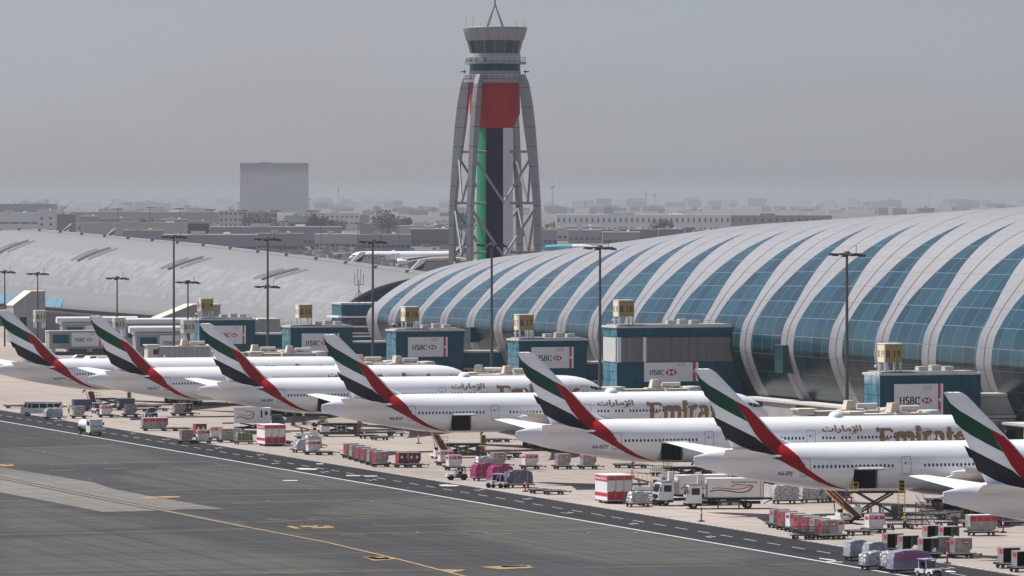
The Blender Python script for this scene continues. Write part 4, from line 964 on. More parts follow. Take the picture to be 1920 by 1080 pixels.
for u, v, lb in ((326, 447, 'tall lamp mast in front of the B 14 block, third from the left'), (502, 452, 'tall lamp mast between the B 14 and B 15 blocks'), (699, 450, 'tall lamp mast standing between the B 15 and B 16 blocks'), (922, 452, 'tall lamp mast whose head crosses the foot of the control tower'), (1125, 460, 'tall lamp mast at the left edge of the B 18 block'), (1588, 475, 'tall lamp mast left of the B 19 block, the nearest one')):
    x, y = AT(u, 331); put('mast31', lamp_mast(31.2, .34), (x, y), .3, lb, 'lamp mast', 'tall lamp masts along the gates')
for u, lb in ((7, 'short lamp mast at the left edge of the photo'), (69, 'short lamp mast above the B11 sign'), (218, 'short lamp mast above the B12 sign'), (351, 'short lamp mast just left of the B 14 sign'), (500, 'short lamp mast head just below the tall one near B 15')):
    x, y = AT(u, 333); put('mast20', lamp_mast(20.5, .26), (x, y+3), .5, lb, 'lamp mast', 'short lamp masts along the gates')
# ---------------------------------------------------------------- control tower
TX, TY = (928-960)/6.82, F/6.82
tw = empty('control_tower', (TX, TY, 0), 0, 'tall control tower with four bowed legs and a red, green, black and white shaft', 'control tower')
TGREY = panel_mat('tower grey panel', (.27, .27, .28), (.10, .10, .10), 40, 5.4, .5, .03, mortar=.12)
TG2 = mat('tower grey metal', (.27, .27, .28), .5, .1, var=.08, scale=.4)
RED2 = mat('tower red cladding', (.36, .004, .008), .6, spec=.2, var=.2, scale=.6, stretch=(3, 3, .3))
TGREEN = mat('tower green panel', (.0, .22, .085), .5); TBLK = mat('tower black panel', (.003, .006, .028), .6, spec=.2); TWHT = mat('tower white panel', (.62, .62, .65), .5, var=.05, scale=.4)
RZ = [0, 12, 22, 32, 38.6, 50.4, 59.2, 66, 71.6, 73.8]; RR = [12.6, 13.3, 13.6, 13.6, 13.3, 12.1, 11.0, 10.1, 9.2, 8.6]; RT = [1.5, 1.5, 1.5, 1.6, 1.7, 2.3, 3.0, 3.0, 2.4, 1.3]
for th in (60, 150, 240, 330):
    a = math.radians(th); er = (math.cos(a), math.sin(a)); et = (-er[1], er[0]); fq = []; zz = list(np.linspace(0, 73.8, 30)); w = .68
    def P(z, i, j):
        r = np.interp(z, RZ, RR); t = np.interp(z, RZ, RT)/2; return (er[0]*(r+i*t)+et[0]*j*w, er[1]*(r+i*t)+et[1]*j*w, z)
    for z0, z1 in zip(zz, zz[1:]):
        for (i0, j0), (i1, j1) in (((-1, -1), (1, -1)), ((1, -1), (1, 1)), ((1, 1), (-1, 1)), ((-1, 1), (-1, -1))):
            fq.append(([P(z0, i0, j0), P(z0, i1, j1), P(z1, i1, j1), P(z1, i0, j0)], [(1, z0), (3, z0), (3, z1), (1, z1)], TGREY))
    fq.append(([P(73.8, -1, -1), P(73.8, 1, -1), P(73.8, 1, 1), P(73.8, -1, 1)], [(1, 1)]*4, TGREY))
    o = shell_mesh('leg', tw, fq, [TGREY]); o.data.polygons.foreach_set('use_smooth', [False]*len(fq))
for z in (9, 25, 38.5, 52.6):
    for th in (60, 150, 240, 330):
        a = math.radians(th); r = np.interp(z, RZ, RR); MB().bar((4.6*math.cos(a), 4.6*math.sin(a), z), (r*math.cos(a), r*math.sin(a), z), .34, TG2, 6).build('cross_beam', tw)
for zt, zb in ((51, 38.8), (37, 24.0), (23, 10)):
    for th in (60, 150, 240, 330):
        for d in (45, -45):
            a = math.radians(th); b = math.radians(th+d); r = np.interp(zt, RZ, RR)-.6; rb = 9.4
            MB().bar((r*math.cos(a), r*math.sin(a), zt), (rb*math.cos(b), rb*math.sin(b), zb), .36, TG2, 6).build('diagonal_brace', tw)
def ringwall(mb, r0, z0, r1, z1, a0, a1, mt, n=8):
    for k in range(n):
        A, B = math.radians(a0+(a1-a0)*k/n), math.radians(a0+(a1-a0)*(k+1)/n)
        mb.poly([(r0*math.cos(A), r0*math.sin(A), z0), (r0*math.cos(B), r0*math.sin(B), z0), (r1*math.cos(B), r1*math.sin(B), z1), (r1*math.cos(A), r1*math.sin(A), z1)], mt)
sh = None
for nm, mt, a0, a1 in (('green_panel', TGREEN, 180, 240), ('black_panel', TBLK, 240, 297), ('white_panel', TWHT, 297, 360), ('white_panel', TWHT, 0, 60), ('black_panel', TBLK, 60, 120), ('green_panel', TGREEN, 120, 180)):
    mb = MB(); ringwall(mb, 5.0, 0, 5.0, 59.5, a0, a1, mt); mb.build(nm, tw)
mb = MB(); mb.lathe([(5.0, 59.1), (6.9, 63.0), (6.9, 71.9)], RED2, 40); mb.build('red_drum', tw, 30)
mb = MB(); mb.lathe([(6.9, 71.4), (8.5, 71.7), (8.5, 72.4), (7.1, 72.4)], TG2, 48); mb.build('lower_deck', tw, 30)
mb = MB(); mb.lathe([(7.1, 72.4), (7.1, 74.8)], TG2, 48); mb.build('drum', tw, 30)
mb = MB(); mb.lathe([(7.0, 74.8), (6.95, 76.8)], TEAL, 24); mb.lathe([(6.6, 76.8), (6.6, 74.8)], DARK, 24); mb.build('middle_window_band', tw)
mb = MB(); mb.lathe([(7.1, 76.7), (8.6, 76.7), (8.6, 77.3), (7.1, 77.3)], TG2, 48); mb.build('upper_deck', tw, 30)
mb = MB(); mb.lathe([(7.1, 77.3), (7.0, 79.6)], mat('tower pale panel', (.36, .36, .38), .5), 48); mb.build('cab_base', tw, 30)
mb = MB(); mb.lathe([(6.7, 79.6), (7.6, 83.1)], mat('control cab glass', (.01, .05, .055), .1, var=.6, scale=.35), 16); mb.lathe([(6.8, 79.6), (6.7, 79.5)], TG2, 16); cg = mb.build('cab_window', tw)
for k in range(16):
    a = 2*math.pi*k/16; MB().bar((6.72*math.cos(a), 6.72*math.sin(a), 79.6), (7.62*math.cos(a), 7.62*math.sin(a), 83.1), .09, TG2, 4).build('mullion', cg)
RIB = panel_mat('cab crown panel', (.27, .27, .28), (.12, .12, .12), 2.9, 50, .5, .03, mortar=.08)
fq = []
for k in range(48):
    A, B = 2*math.pi*k/48, 2*math.pi*(k+1)/48
    for (r0, z0), (r1, z1) in (((7.6, 83.1), (7.9, 83.2)), ((7.9, 83.2), (8.9, 86.5)), ((8.9, 86.5), (8.9, 86.8)), ((8.9, 86.8), (.5, 86.9))):
        fq.append(([(r0*math.cos(A), r0*math.sin(A), z0), (r0*math.cos(B), r0*math.sin(B), z0), (r1*math.cos(B), r1*math.sin(B), z1), (r1*math.cos(A), r1*math.sin(A), z1)], [(k*1.1, z0), (k*1.1+1.1, z0), (k*1.1+1.1, z1), (k*1.1, z1)], RIB))
shell_mesh('cab_crown', tw, fq, [RIB])
for zd, rd in ((72.4, 8.4), (77.3, 8.5)):
    mb = MB(); n = 32
    for k in range(n):
        A, B = 2*math.pi*k/n, 2*math.pi*(k+1)/n; p = (rd*math.cos(A), rd*math.sin(A)); q = (rd*math.cos(B), rd*math.sin(B))
        mb.bar(p+(zd,), p+(zd+1.3,), .06, PWHITE, 4)
        for h in (.45, .9, 1.3): mb.bar(p+(zd+h,), q+(zd+h,), .05, PWHITE, 4)
    mb.build('railing', tw)
    for k in range(7):
        a = math.radians(195+k*9); MB().box((7.9*math.cos(a), 7.9*math.sin(a), zd+.6), (.8, .6, 1.1), PALE if k % 2 else DKGREY).build('deck_equipment', tw)
mb = MB()
for k in range(4): a = math.radians(40+90*k); mb.bar((3.1*math.cos(a), 3.1*math.sin(a), 86.8), (0, 0, 93.3), .22, TG2, 6)
mb.bar((0, 0, 92.8), (0, 0, 99.5), .28, TG2, 6); mb.build('antenna_tripod', tw)
for dx, h in ((-7.9, 2.8), (-6, 3.4), (5.9, 1.8), (7.9, 2.4), (-4, 1.2)): MB().bar((dx, -2, 86.8), (dx, -2, 86.8+h), .05, DKGREY, 4).build('whip_antenna', tw)
for sx in (-1, 1): MB().bar((sx*8.4, -1, 73.9), (sx*8.4, -1, 75.2), .12, LAMPM).box((sx*8.6, -1, 74.6), (1.6, .3, .3), LAMPM).build('deck_light', tw)

# ---------------------------------------------------------------- city beyond the airport
BW = mat('city white render', (.76, .75, .71), .8); BY = mat('city cream render', (.58, .54, .42), .8); BG = mat('city grey render', (.30, .29, .28), .8); BD = mat('city dark cladding', (.13, .135, .15), .8); BT = mat('city tan render', (.52, .46, .37), .8); BP = mat('hall violet grey', (.30, .285, .31), .8); WIN = mat('city window', (.06, .07, .09), .4)
def bld(u0, u1, vt, vb, m, name, label, cat='building', depth=25, win=None, group=None, roofm=None):
    Y = F*H/(vb-VH); s = F/Y; x0, x1 = (u0-960)/s, (u1-960)/s; h = H-(vt-VH)*Y/F; w = x1-x0
    r = empty(name, ((x0+x1)/2, Y, 0), 0, label, cat, group); MB().b2(-w/2, w/2, 0, depth, 0, h, m).build('wall', r)
    mb = MB(); mb.b2(-w/2-.3, w/2+.3, -.3, depth+.3, h, h+.7, roofm or m)
    if name != 'hangar' and w > 12: mb.b2(-w*.2, -w*.05, 4, 9, h+.7, h+3, BG); mb.b2(w*.15, w*.22, 3, 7, h+.7, h+2.2, BW)
    mb.build('roof', r)
    if win:
        nx, nz, ww, wh, z0, z1 = win; wm = None
        for j in range(nz):
            for i in range(nx):
                if wm is None: o = wm = MB().b2(-ww/2, ww/2, -.35, -.05, -wh/2, wh/2, WIN).build('window', r)
                else: o = wm.copy(); COL.objects.link(o); o.parent = r
                o.location = (-w/2+w*(i+.5)/nx, 0, z0+(z1-z0)*(j/max(1, nz-1)))
    return r
bld(450, 577, 306, 398, mat('slab block pale concrete', (.18, .172, .18), .8), 'office_block', 'huge hazy slab tower block standing alone left of the control tower', win=None, depth=60)
bld(1042, 1370, 404, 442, mat('bright white render', (.88, .87, .84), .8), 'long_block', 'long white two-storey block with dark slot windows right of the tower', win=(31, 2, 1.8, 4.2, 6.5, 16.5))
bld(1368, 1560, 405, 440, BG, 'long_block', 'grey block joined to the right end of the long white block', win=(14, 2, 3, 3, 7, 16))
bld(411, 472, 396, 436, BY, 'apartment_building', 'cream building with small square windows below the hazy slab block', win=(7, 3, 2.6, 2.8, 8, 22))
bld(472, 518, 398, 436.5, BG, 'office_block', 'grey wing with ribbon windows beside the cream building', win=(4, 3, 5.5, 2.8, 8, 20))
bld(534, 585, 405, 434, BG, 'warehouse', 'low pale grey warehouse between the grey wing and the white factory', win=(1, 1, 26, 2, 10, 10))
bld(601, 673, 400, 432, BW, 'factory', 'white factory with a tall end bay left of the tree clumps', win=(8, 2, 3, 2, 9, 17))
bld(673, 692, 404, 431, BG, 'factory', 'small grey annex right of the white factory')
bld(-30, 102, 383, 412, BD, 'hangar', 'large dark hangar at the far left horizon', depth=60)
bld(-20, 76, 400, 446, BW, 'office_block', 'white office building with ribbon windows in front of the dark hangar', win=(5, 2, 9, 1.6, 8, 15))
bld(70, 103, 395, 447, BW, 'office_block', 'white stair tower block at the right end of the white office building', win=(2, 3, 3, 2, 8, 20))
lowb = [(103, 140, 402, 440, BD), (150, 185, 406, 441, BG), (186, 245, 410, 446, BG), (300, 352, 412, 446, BG), (352, 392, 416, 452, BG), (130, 420, 398, 425, BG), (151, 395, 419, 452, BT), (395, 640, 426, 462, BP), (230, 305, 433, 470, BP), (305, 480, 441, 476, BP), (480, 568, 439, 474, BG), (590, 668, 440, 470, BT), (668, 770, 441, 472, BP), (770, 860, 430, 462, BD), (675, 750, 420, 447, BG), (745, 850, 424, 452, BT), (1015, 1065, 429, 452, BT), (1065, 1127, 432, 456, BP), (1127, 1232, 431, 455, BD), (1235, 1280, 430, 452, BD), (1000, 1045, 432, 462, BP), (1130, 1200, 436, 462, BG), (1300, 1340, 432, 448, BG), (1060, 1128, 425, 447, BT)]
words = ['flat roofed', 'long low', 'wide', 'dull', 'plain', 'stubby', 'thin roofed', 'shallow']
near = ['left of the thin masts', 'under the dark hangar', 'behind the terminal ridge', 'below the cream building', 'beside the tree clumps', 'left of the tower legs', 'right of the tower legs', 'below the long white block']
for k, (u0, u1, vt, vb, m) in enumerate(lowb):
    um = (u0+u1)/2
    where = ('at the far left of the background' if um < 150 else 'behind the left end of the terminal ridge' if um < 300 else 'below the cream building and hazy slab' if um < 520 else 'below the white factory and trees' if um < 720 else 'just left of the control tower' if um < 870 else 'below the long white block')
    colr = {BD: 'dark', BG: 'grey', BT: 'tan', BP: 'violet grey'}[m]
    bld(u0, u1, vt, vb, m, 'warehouse', '%s %s %s shed %s' % (words[k % 8], 'small' if u1-u0 < 50 else 'broad', colr, where), 'warehouse', 18, (max(3, int((u1-u0)/9)), 1, 3.0, 2.2, 4, 4), 'low sheds beyond the terminal', BW if k % 2 else BT)
rnd = random.Random(3)
wd2 = ['left of the dark hangar', 'right of the dark hangar', 'left of the hazy slab block', 'behind the hazy slab block', 'behind the white factory', 'behind the tree clumps left of the tower', 'right of the tower by the thin spire', 'above the long white block', 'behind the right end of the long white block', 'above the concourse roof right of centre', 'above the right end of the concourse roof']
for k in range(230):
    u = rnd.uniform(0, 1920); vb = 381+rnd.uniform(0, 1)**1.4*28
    if 405 < u < 700 and vb > 405: vb -= 16
    if 1030 < u < 1560 and vb > 402: vb = 390+rnd.uniform(0, 12)
    if u > 1500: vb = min(vb, 404)
    Y = F*H/(vb-VH); s = F/Y; w = rnd.uniform(12, 60)*(1 if vb > 390 else 1.8); h = rnd.uniform(7, 18) if vb > 392 else rnd.uniform(12, 42); m = rnd.choice((BW, BG, BT, BG, BP, BG, BW, BD))
    i = 0 if u < 50 else 1 if u < 300 else 2 if u < 445 else 3 if u < 585 else 4 if u < 700 else 5 if u < 860 else 6 if u < 1060 else 7 if u < 1300 else 8 if u < 1520 else 9 if u < 1730 else 10
    r = empty('house', ((u-960)/s, Y, 0), 0, 'hazy far off box building %s' % wd2[i], 'house', 'hazy buildings '+wd2[i]); mb = MB(); mb.b2(-w/2, w/2, 0, 15, 0, h, m); mb.build('wall', r)
    mb = MB().b2(-w/2-.2, w/2+.2, -.2, 15.2, h, h+.6, BW); mb.b2(-w*.1, w*.1, 3, 8, h+.6, h+3.2, m); mb.build('roof', r)
for k in range(46):
    u = rnd.uniform(110, 850); vb = rnd.uniform(416, 447) if u < 640 else rnd.uniform(412, 436)
    Y = F*H/(vb-VH); s = F/Y; w = rnd.uniform(8, 26); h = rnd.uniform(4, 9.5); m = rnd.choice((BW, BT, BG, BP, BW)); i = 1 if u < 300 else 2 if u < 445 else 3 if u < 585 else 4 if u < 700 else 5
    r = empty('house', ((u-960)/s, Y, 0), 0, 'small low pale building %s' % wd2[i].replace('behind', 'below'), 'house', 'small low buildings '+wd2[i]); MB().b2(-w/2, w/2, 0, 12, 0, h, m).build('wall', r)
    mb = MB().b2(-w/2-.2, w/2+.2, -.2, 12.2, h, h+.5, BW); mb.b2(-w*.1, w*.15, 2, 6, h+.5, h+2.0, BG); mb.build('roof', r)
    mb = MB().b2(-w*.3, -w*.1, -.15, 0, h*.3, h*.6, WIN); mb.build('window', r); MB().b2(w*.1, w*.3, -.15, 0, h*.3, h*.6, WIN).build('window', r)
LEAF = mat('city tree foliage', (.040, .052, .030), .9); LEAF2 = mat('palm green foliage', (.055, .065, .045), .9); BARK = mat('bark', (.08, .06, .045), .9)
def tree_mesh(seed, wid, hh):
    r_ = random.Random(seed); mb = MB(); cl = [(r_.uniform(-.5, .5)*wid*.7, r_.uniform(-.4, .4)*wid*.6, hh*(.45+.45*r_.random()), wid*r_.uniform(.16, .30)) for _ in range(9)]
    for i in range(620):
        cx, cy, cz, cr = r_.choice(cl); d = Vector((r_.gauss(0, 1), r_.gauss(0, 1), r_.gauss(0, .8))).normalized()*cr*r_.uniform(.55, 1.12); p = Vector((cx, cy, cz))+d
        a = Vector((r_.uniform(-1, 1), r_.uniform(-1, 1), r_.uniform(-1, 1))).normalized(); b = a.orthogonal().normalized(); s = wid*.035*r_.uniform(.6, 1.6)
        mb.poly([tuple(p-a*s-b*s*.6), tuple(p+a*s-b*s*.6), tuple(p+a*s*.6+b*s), tuple(p-a*s*.6+b*s)], LEAF if r_.random() < .6 else LEAF2)
    return mb
def build_tree(seed, wid, hh):
    def f():
        r = empty('tree'); tree_mesh(seed, wid, hh).build('crown', r); mb = MB().bar((0, 0, 0), (0, 0, hh*.5), wid*.03, BARK, 6, wid*.02)
        for k in range(3): a = 2*k; mb.bar((0, 0, hh*.4), (wid*.2*math.cos(a), wid*.2*math.sin(a), hh*.65), wid*.015, BARK, 5, wid*.008)
        mb.build('trunk', r); return r
    return f
trees = [(474, 436, 1.9, 'dark bushy tree below the cream building'), (515, 434, 1.2, 'smaller dark tree right of the one below the cream building'), (553, 440, 1.3, 'lone dark tree below the low grey warehouse'), (592, 440, 1.9, 'broad tree in the clump below the white factory, left one'), (612, 438, 1.6, 'tree in the clump below the white factory, right one'), (632, 430, 1.4, 'tree standing at the right foot of the white factory'), (728, 440, 2.2, 'large dark round tree halfway between factory and tower'), (748, 436, 1.6, 'tree overlapping the large dark round tree on its right'), (783, 428, .9, 'small tree left of the tower legs'), (268, 428, 1.3, 'dark bush like tree behind the terminal ridge near a thin mast'), (285, 432, 1.2, 'low tree right of the bush near a thin mast'), (250, 433, 1.0, 'low tree left of the bush near a thin mast'), (1247, 439, 1.5, 'dark tree in front of the long white block'), (1292, 438, .9, 'small dark tree right of the big one before the long white block'), (1232, 441, .8, 'small tree left of the big one before the long white block'), (1046, 431, 1.2, 'tree clump at the left foot of the long white block'), (1030, 432, 1.0, 'low tree right of the tower leg'), (95, 388, 1.4, 'hazy tree above the dark hangar roof end'), (865, 440, 2.0, 'dark tree seen through the left tower legs'), (710, 391, 1.6, 'hazy tall tree on the horizon left of the tower'), (700, 395, 1.0, 'hazy low tree left of the tall horizon tree'), (790, 390, 1.4, 'hazy tree on the horizon between the tall one and the tower'), (812, 391, 1.3, 'hazy horizon tree just left of the tower leg'), (740, 392, 1.2, 'hazy horizon tree right of the tall one'), (770, 393, 1.3, 'hazy horizon tree among low roofs')]
for k, (u, vb, sc, lb) in enumerate(trees):
    Y = F*H/(vb+8-VH); o = put('tree%d' % (k % 3), build_tree(k % 3, 14, 11), ((u-960)*Y/F, Y), k*1.3, lb, 'tree', 'trees beyond the airport'); o.scale = (sc*1.15, sc*1.15, sc)
for k in range(70):
    u = rnd.uniform(0, 1920); vb = 382+rnd.uniform(0, 1)*16; Y = F*H/(vb-VH); sc = rnd.uniform(.5, .9)
    i = 0 if u < 50 else 1 if u < 300 else 2 if u < 445 else 3 if u < 585 else 4 if u < 700 else 5 if u < 860 else 6 if u < 1060 else 7 if u < 1300 else 8 if u < 1520 else 9 if u < 1730 else 10
    o = put('tree%d' % (k % 3), None, ((u-960)*Y/F, Y), k, 'hazy far off tree among houses %s' % wd2[i], 'tree', 'hazy trees '+wd2[i]); o.scale = (sc*1.6, sc*1.6, sc)
# parked vehicles and freight between the ridge and the sheds, far spires, masts and cranes
mb = MB(); rn = random.Random(5)
for k in range(900):
    u = rn.uniform(440, 860); v = rn.uniform(446, 500)
    if u > 720 and v < 480 and rn.random() < .85: continue
    x, y = G(u, v); w, d, h = rn.uniform(2, 7), rn.uniform(2, 5), rn.uniform(1.4, 4); mb.box((x, y, h/2), (w, d, h), rn.choice((BW, BG, BD, BP, BG, BP, BT)))
tag(mb.build('distant_freight_yard'), 'blurred jumble of far vehicles and freight behind the terminal ridge', 'freight yard', kind='stuff')
def far_mast():
    r = empty('light_mast'); MB().bar((0, 0, 0), (0, 0, 29), .45, BD, 6, .3).build('pole', r); MB().box((0, 0, 29.4), (9, 5, 1.0), BD).build('head', r); return r
for k, (u, vt) in enumerate(((221, 391), (281, 388), (337, 390), (395, 392), (455, 393), (518, 394), (584, 394), (532, 414), (602, 417), (672, 418), (748, 419), (825, 421))):
    Y = F*(H-30)/(vt-VH) if vt < 400 else F*(H-22)/(vt-VH)
    o = put('far_mast', far_mast, ((u-960)*Y/F, Y), 0, 'thin hazy light mast beyond the terminal ridge, %s from the left in the %s row' % (('one two three four five six seven'.split())[k] if k < 7 else ('one two three four five'.split())[k-7], 'far' if k < 7 else 'near'), 'light mast', 'thin light masts beyond the terminal')
    if vt > 400: o.scale = (.8, .8, 22/30)
def spire(u, vt, vb, r0, label, dish=False):
    Y = F*H/(vb-VH); h = H-(vt-VH)*Y/F; x = (u-960)*Y/F
    r = empty('radio_mast', (x, Y, 0), 0, label, 'radio mast'); MB().bar((0, 0, 0), (0, 0, h), r0, BG, 6, r0*.35).build('pole', r); MB().lathe([(r0*.5, h*.72), (r0*2.2, h*.76), (r0*2.4, h*.82), (r0*.5, h*.86)], BG, 8).build('gallery', r)
spire(1036, 338, 395, 3.2, 'hazy needle tower on the horizon right of the control tower')
spire(1211, 355, 396, 1.8, 'left one of two hazy chimneys above the long white block'); spire(1228, 357, 396, 1.8, 'right one of two hazy chimneys above the long white block')
spire(634, 343, 396, 1.4, 'hazy lattice mast right of the slab block'); spire(1741, 361, 392, 1.6, 'hazy mast above the right part of the concourse roof'); spire(1866, 356, 390, 1.0, 'very faint mast near the right edge above the roof'); spire(580, 366, 400, 2.0, 'hazy minaret at the right edge of the slab block')
for u, v, a, lb in ((425, 372, .9, 'hazy tilted crane left of the slab block'), (200, 378, 1.1, 'hazy crane boom above the left houses'), (117, 380, 1.0, 'hazy crane right of the dark hangar'), (37, 378, 2.0, 'hazy crane above the dark hangar')):
    Y = 9000; x = (u-960)*Y/F; r = empty('crane', (x, Y, 0), 0, lb, 'crane', 'hazy cranes'); L_ = 30; MB().bar((-L_*math.cos(a), 0, 6), (L_*math.cos(a), 0, 6+2*L_*math.sin(a)*.6), .6, BD, 4).build('boom', r); MB().box((-L_*math.cos(a), 0, 3), (8, 4, 6), BD).build('base', r)
o = bpy.data.objects['office_block']; mb = MB()
for k in range(34): mb.b2(-97+k*5.85, -95.2+k*5.85, -1.4, 0, 20, 138, mat('slab block fin', (.27, .26, .265), .8))
mb.build('facade_fins', o)
# a rounded hangar roof behind the tower foot, canopies behind the ridge, turquoise jet tail
x, y = G(835, 512); r = empty('hangar', (x, y, 0), 0, 'tan barrel roofed hangar behind the foot of the control tower', 'hangar')
MB().add([(20*q, 0, 6+2.4*math.sin(math.pi*(q+1)/2)) for q in np.linspace(-1, 1, 13)]+[(20*q, 30, 6+2.4*math.sin(math.pi*(q+1)/2)) for q in np.linspace(-1, 1, 13)], [(i, i+1, 14+i, 13+i) for i in range(12)], mat('hangar tan roof', (.50, .42, .32), .8)).build('roof', r); MB().b2(-19.5, 19.5, .5, 29, 0, 6, BP).build('wall', r)
for u, v, w, lb in ((325, 472, 23, 'white dome canopy poking above the ridge left of the tall mast'), (427, 481, 26, 'larger white dome canopy poking above the ridge')):
    x, y = G(u, v+44); r = empty('canopy', (x, y, 0), 0, lb, 'canopy', 'white canopies behind the ridge'); s = F/y; zt = ZS(v-14, y); MB().lathe([(w/s, zt-2.5), (w/s*.7, zt-1), (w/s*.3, zt-.2), (.05, zt)], BW, 20).build('roof', r, 40); MB().lathe([(w/s*.5, 0), (w/s*.5, zt-2)], BG, 12).build('wall', r)
TQ = mat('turquoise livery', (.05, .42, .50), .4)
x, y = G(1062, 478); r = empty('airplane', (x, y, 0), 0, 'distant turquoise jet behind the right tower leg', 'airplane', 'jets parked beyond the terminal')
MB().lathe([(.2, -22), (1.8, -14), (2.4, -6), (2.4, 12), (1.9, 17), (.2, 21)], TQ, 16, 'x', (0, 0, 5)).build('fuselage', r, 60); MB().lathe([(2.42, 4), (2.42, 12), (1.92, 17), (.25, 21.1)], BW, 16, 'x', (0, 0, 5.03)).build('nose_section', r, 60)
MB().prism([(-21, 6), (-14, 6), (-19, 12), (-22, 12)], -.2, .2, TQ).build('tail_fin', r); mb = MB(); loft(mb, [(4, -3, -2, 4.2, .6), (-5, -7, -16, 5, .2)], GREYB); mb.build('wing', r); MB().wheel(-2, -3, .6, .4).wheel(15, 0, .5, .4).build('landing_gear', r)
# ---------------------------------------------------------------- ground equipment
def wheels4(r, L_, W_, rad, wd=.22, xs=None):
    wm = None
    for x in (xs or (-L_, L_)):
        for y in (-W_, W_):
            if wm is None: o = wm = MB().wheel(0, 0, rad, wd).build('wheel', r, 40)
            else: o = wm.copy(); COL.objects.link(o); o.parent = r
            o.location = (x, y, 0)
def dolly(L_=2.9, W_=1.9):
    def f():
        r = empty('cargo_dolly'); mb = MB(); mb.box((0, 0, .46), (L_, W_, .14), CHAS); mb.box((0, W_/2, .56), (L_, .08, .1), METAL); mb.box((0, -W_/2, .56), (L_, .08, .1), METAL)
        mb.box((0, 0, .36), (L_*.9, .3, .12), CHAS)
        for k in range(5): mb.box((-L_*.4+k*L_*.2, 0, .55), (.08, W_*.9, .05), METAL)
        mb.build('deck', r); wheels4(r, L_*.34, W_*.38, .21, .16)
        MB().bar((L_/2, 0, .4), (L_/2+.9, 0, .35), .06, CHAS, 6).bar((L_/2+.9, 0, .35), (L_/2+1.05, 0, .33), .12, CHAS, 6).build('drawbar', r); return r
    return f
def uld(style):
    def f():
        r = empty('air_container'); w, d, h = 2.0, 1.55, 1.62; z = .60
        body = {'g': ALU, 'w': ALUW, 'r': ALU, 'd': CDRED, 'o': ALU}[style]
        mb = MB(); pr = [(-w/2, z), (w/2-.42, z), (w/2, z+.48), (w/2, z+h), (-w/2, z+h)]
        if style == 'o':                                  # open mouthed container seen empty
            mb.prism(pr, d/2-.05, d/2, body); mb.b2(-w/2, w/2, -d/2, d/2, z+h-.05, z+h+.02, body); mb.b2(-w/2, -w/2+.05, -d/2, d/2, z, z+h-.05, body); mb.b2(w/2-.05, w/2, -d/2, d/2, z+.5, z+h-.05, body); mb.b2(-w/2+.05, w/2-.4, -d/2, d/2, z-.02, z+.03, body)
            mb.build('shell', r); mb = MB(); mb.b2(-w/2+.06, w/2-.42, d/2-.12, d/2-.06, z+.04, z+h-.06, DARK); mb.b2(-w/2+.06, -w/2+.10, -d/2+.05, d/2-.1, z+.04, z+h-.06, DARK); mb.build('inner_lining', r)
            MB().b2(-w/2-.02, -w/2, -d*.40, d*.15, z+h*.62, z+h*.92, CLAB).build('label_panel', r)
        else:
            mb.prism(pr, -d/2, d/2, body); mb.box((0, 0, z+h+.015), (w+.05, d+.05, .03), ALU)
            for x in (-w/2, w/2-.03):
                mb.b2(x-.02, x+.05, -d/2-.02, -d/2+.05, z+.5, z+h, METAL)
            mb.b2(-w/2-.02, w/2-.4, -d/2-.02, d/2+.02, z-.03, z+.05, METAL); mb.build('shell', r)
            if style == 'd':
                mb = MB(); 
                for x in (-.45, .4): mb.poly([(x-.22, -d/2-.012, z+.95), (x, -d/2-.012, z+.68), (x+.22, -d/2-.012, z+.95), (x, -d/2-.012, z+1.22)], PWHITE)
                mb.build('white_diamond', r)
            else:
                mb = MB(); a, b, c, e = (-.15, .78, .98, 1.40) if style != 'w' else (-.9, .92, 1.05, 1.42)
                mb.b2(a, b, -d/2-.02, -d/2, z+c, z+e, CLAB); mb.b2(a+.12, a+.62, -d/2-.026, -d/2-.02, z+c+.16, z+c+.26, PWHITE); mb.b2((a+b)/2+.1, (a+b)/2+.3, -d/2-.026, -d/2-.02, z+c+.1, z+c+.3, PWHITE); mb.build('label_panel', r)
            mb = MB()
            if style == 'r': mb.b2(-w/2-.03, -w/2, -d/2+.08, d/2-.08, z+.06, z+h-.06, CRED); mb.b2(-w/2-.045, -w/2-.03, -.35, .35, z+.9, z+1.2, CDRED)
            elif style == 'w': mb.b2(-w/2-.02, -w/2, -d/2+.25, d/2-.2, z+1.0, z+1.42, CLAB)
            elif style == 'g': mb.b2(-w/2-.02, -w/2, -d/2+.5, d/2-.3, z+.95, z+1.38, CLAB); mb.b2(-w/2-.03, -w/2-.01, -d/2+.05, -d/2+.11, z+.1, z+h-.1, METAL)
            else: mb.b2(-w/2-.02, -w/2, -d/2+.1, d/2-.1, z+.1, z+h-.1, CRED)
            mb.build('door_curtain', r)
        return r
    return f
def longbox():
    r = empty('air_container'); w, d, h, z = 4.4, 1.55, 1.62, .6
    mb = MB(); mb.prism([(-w/2+.35, z), (w/2-.42, z), (w/2, z+.5), (w/2, z+h), (-w/2, z+h), (-w/2, z+.4)], -d/2, d/2, ALU); mb.box((0, 0, z+h+.015), (w+.05, d+.05, .03), ALUW); mb.build('shell', r)
    mb = MB()
    for k in range(4): mb.b2(-w/2+.05+k*w/4, -w/2+w/4-.05+k*w/4, -d/2-.02, -d/2, z+.98, z+1.5, CLAB)
    mb.build('label_panel', r); mb = MB()
    for k in range(1, 4): mb.b2(-w/2+k*w/4-.03, -w/2+k*w/4+.03, -d/2-.03, -d/2, z+.1, z+h, METAL)
    mb.build('corner_post', r); return r
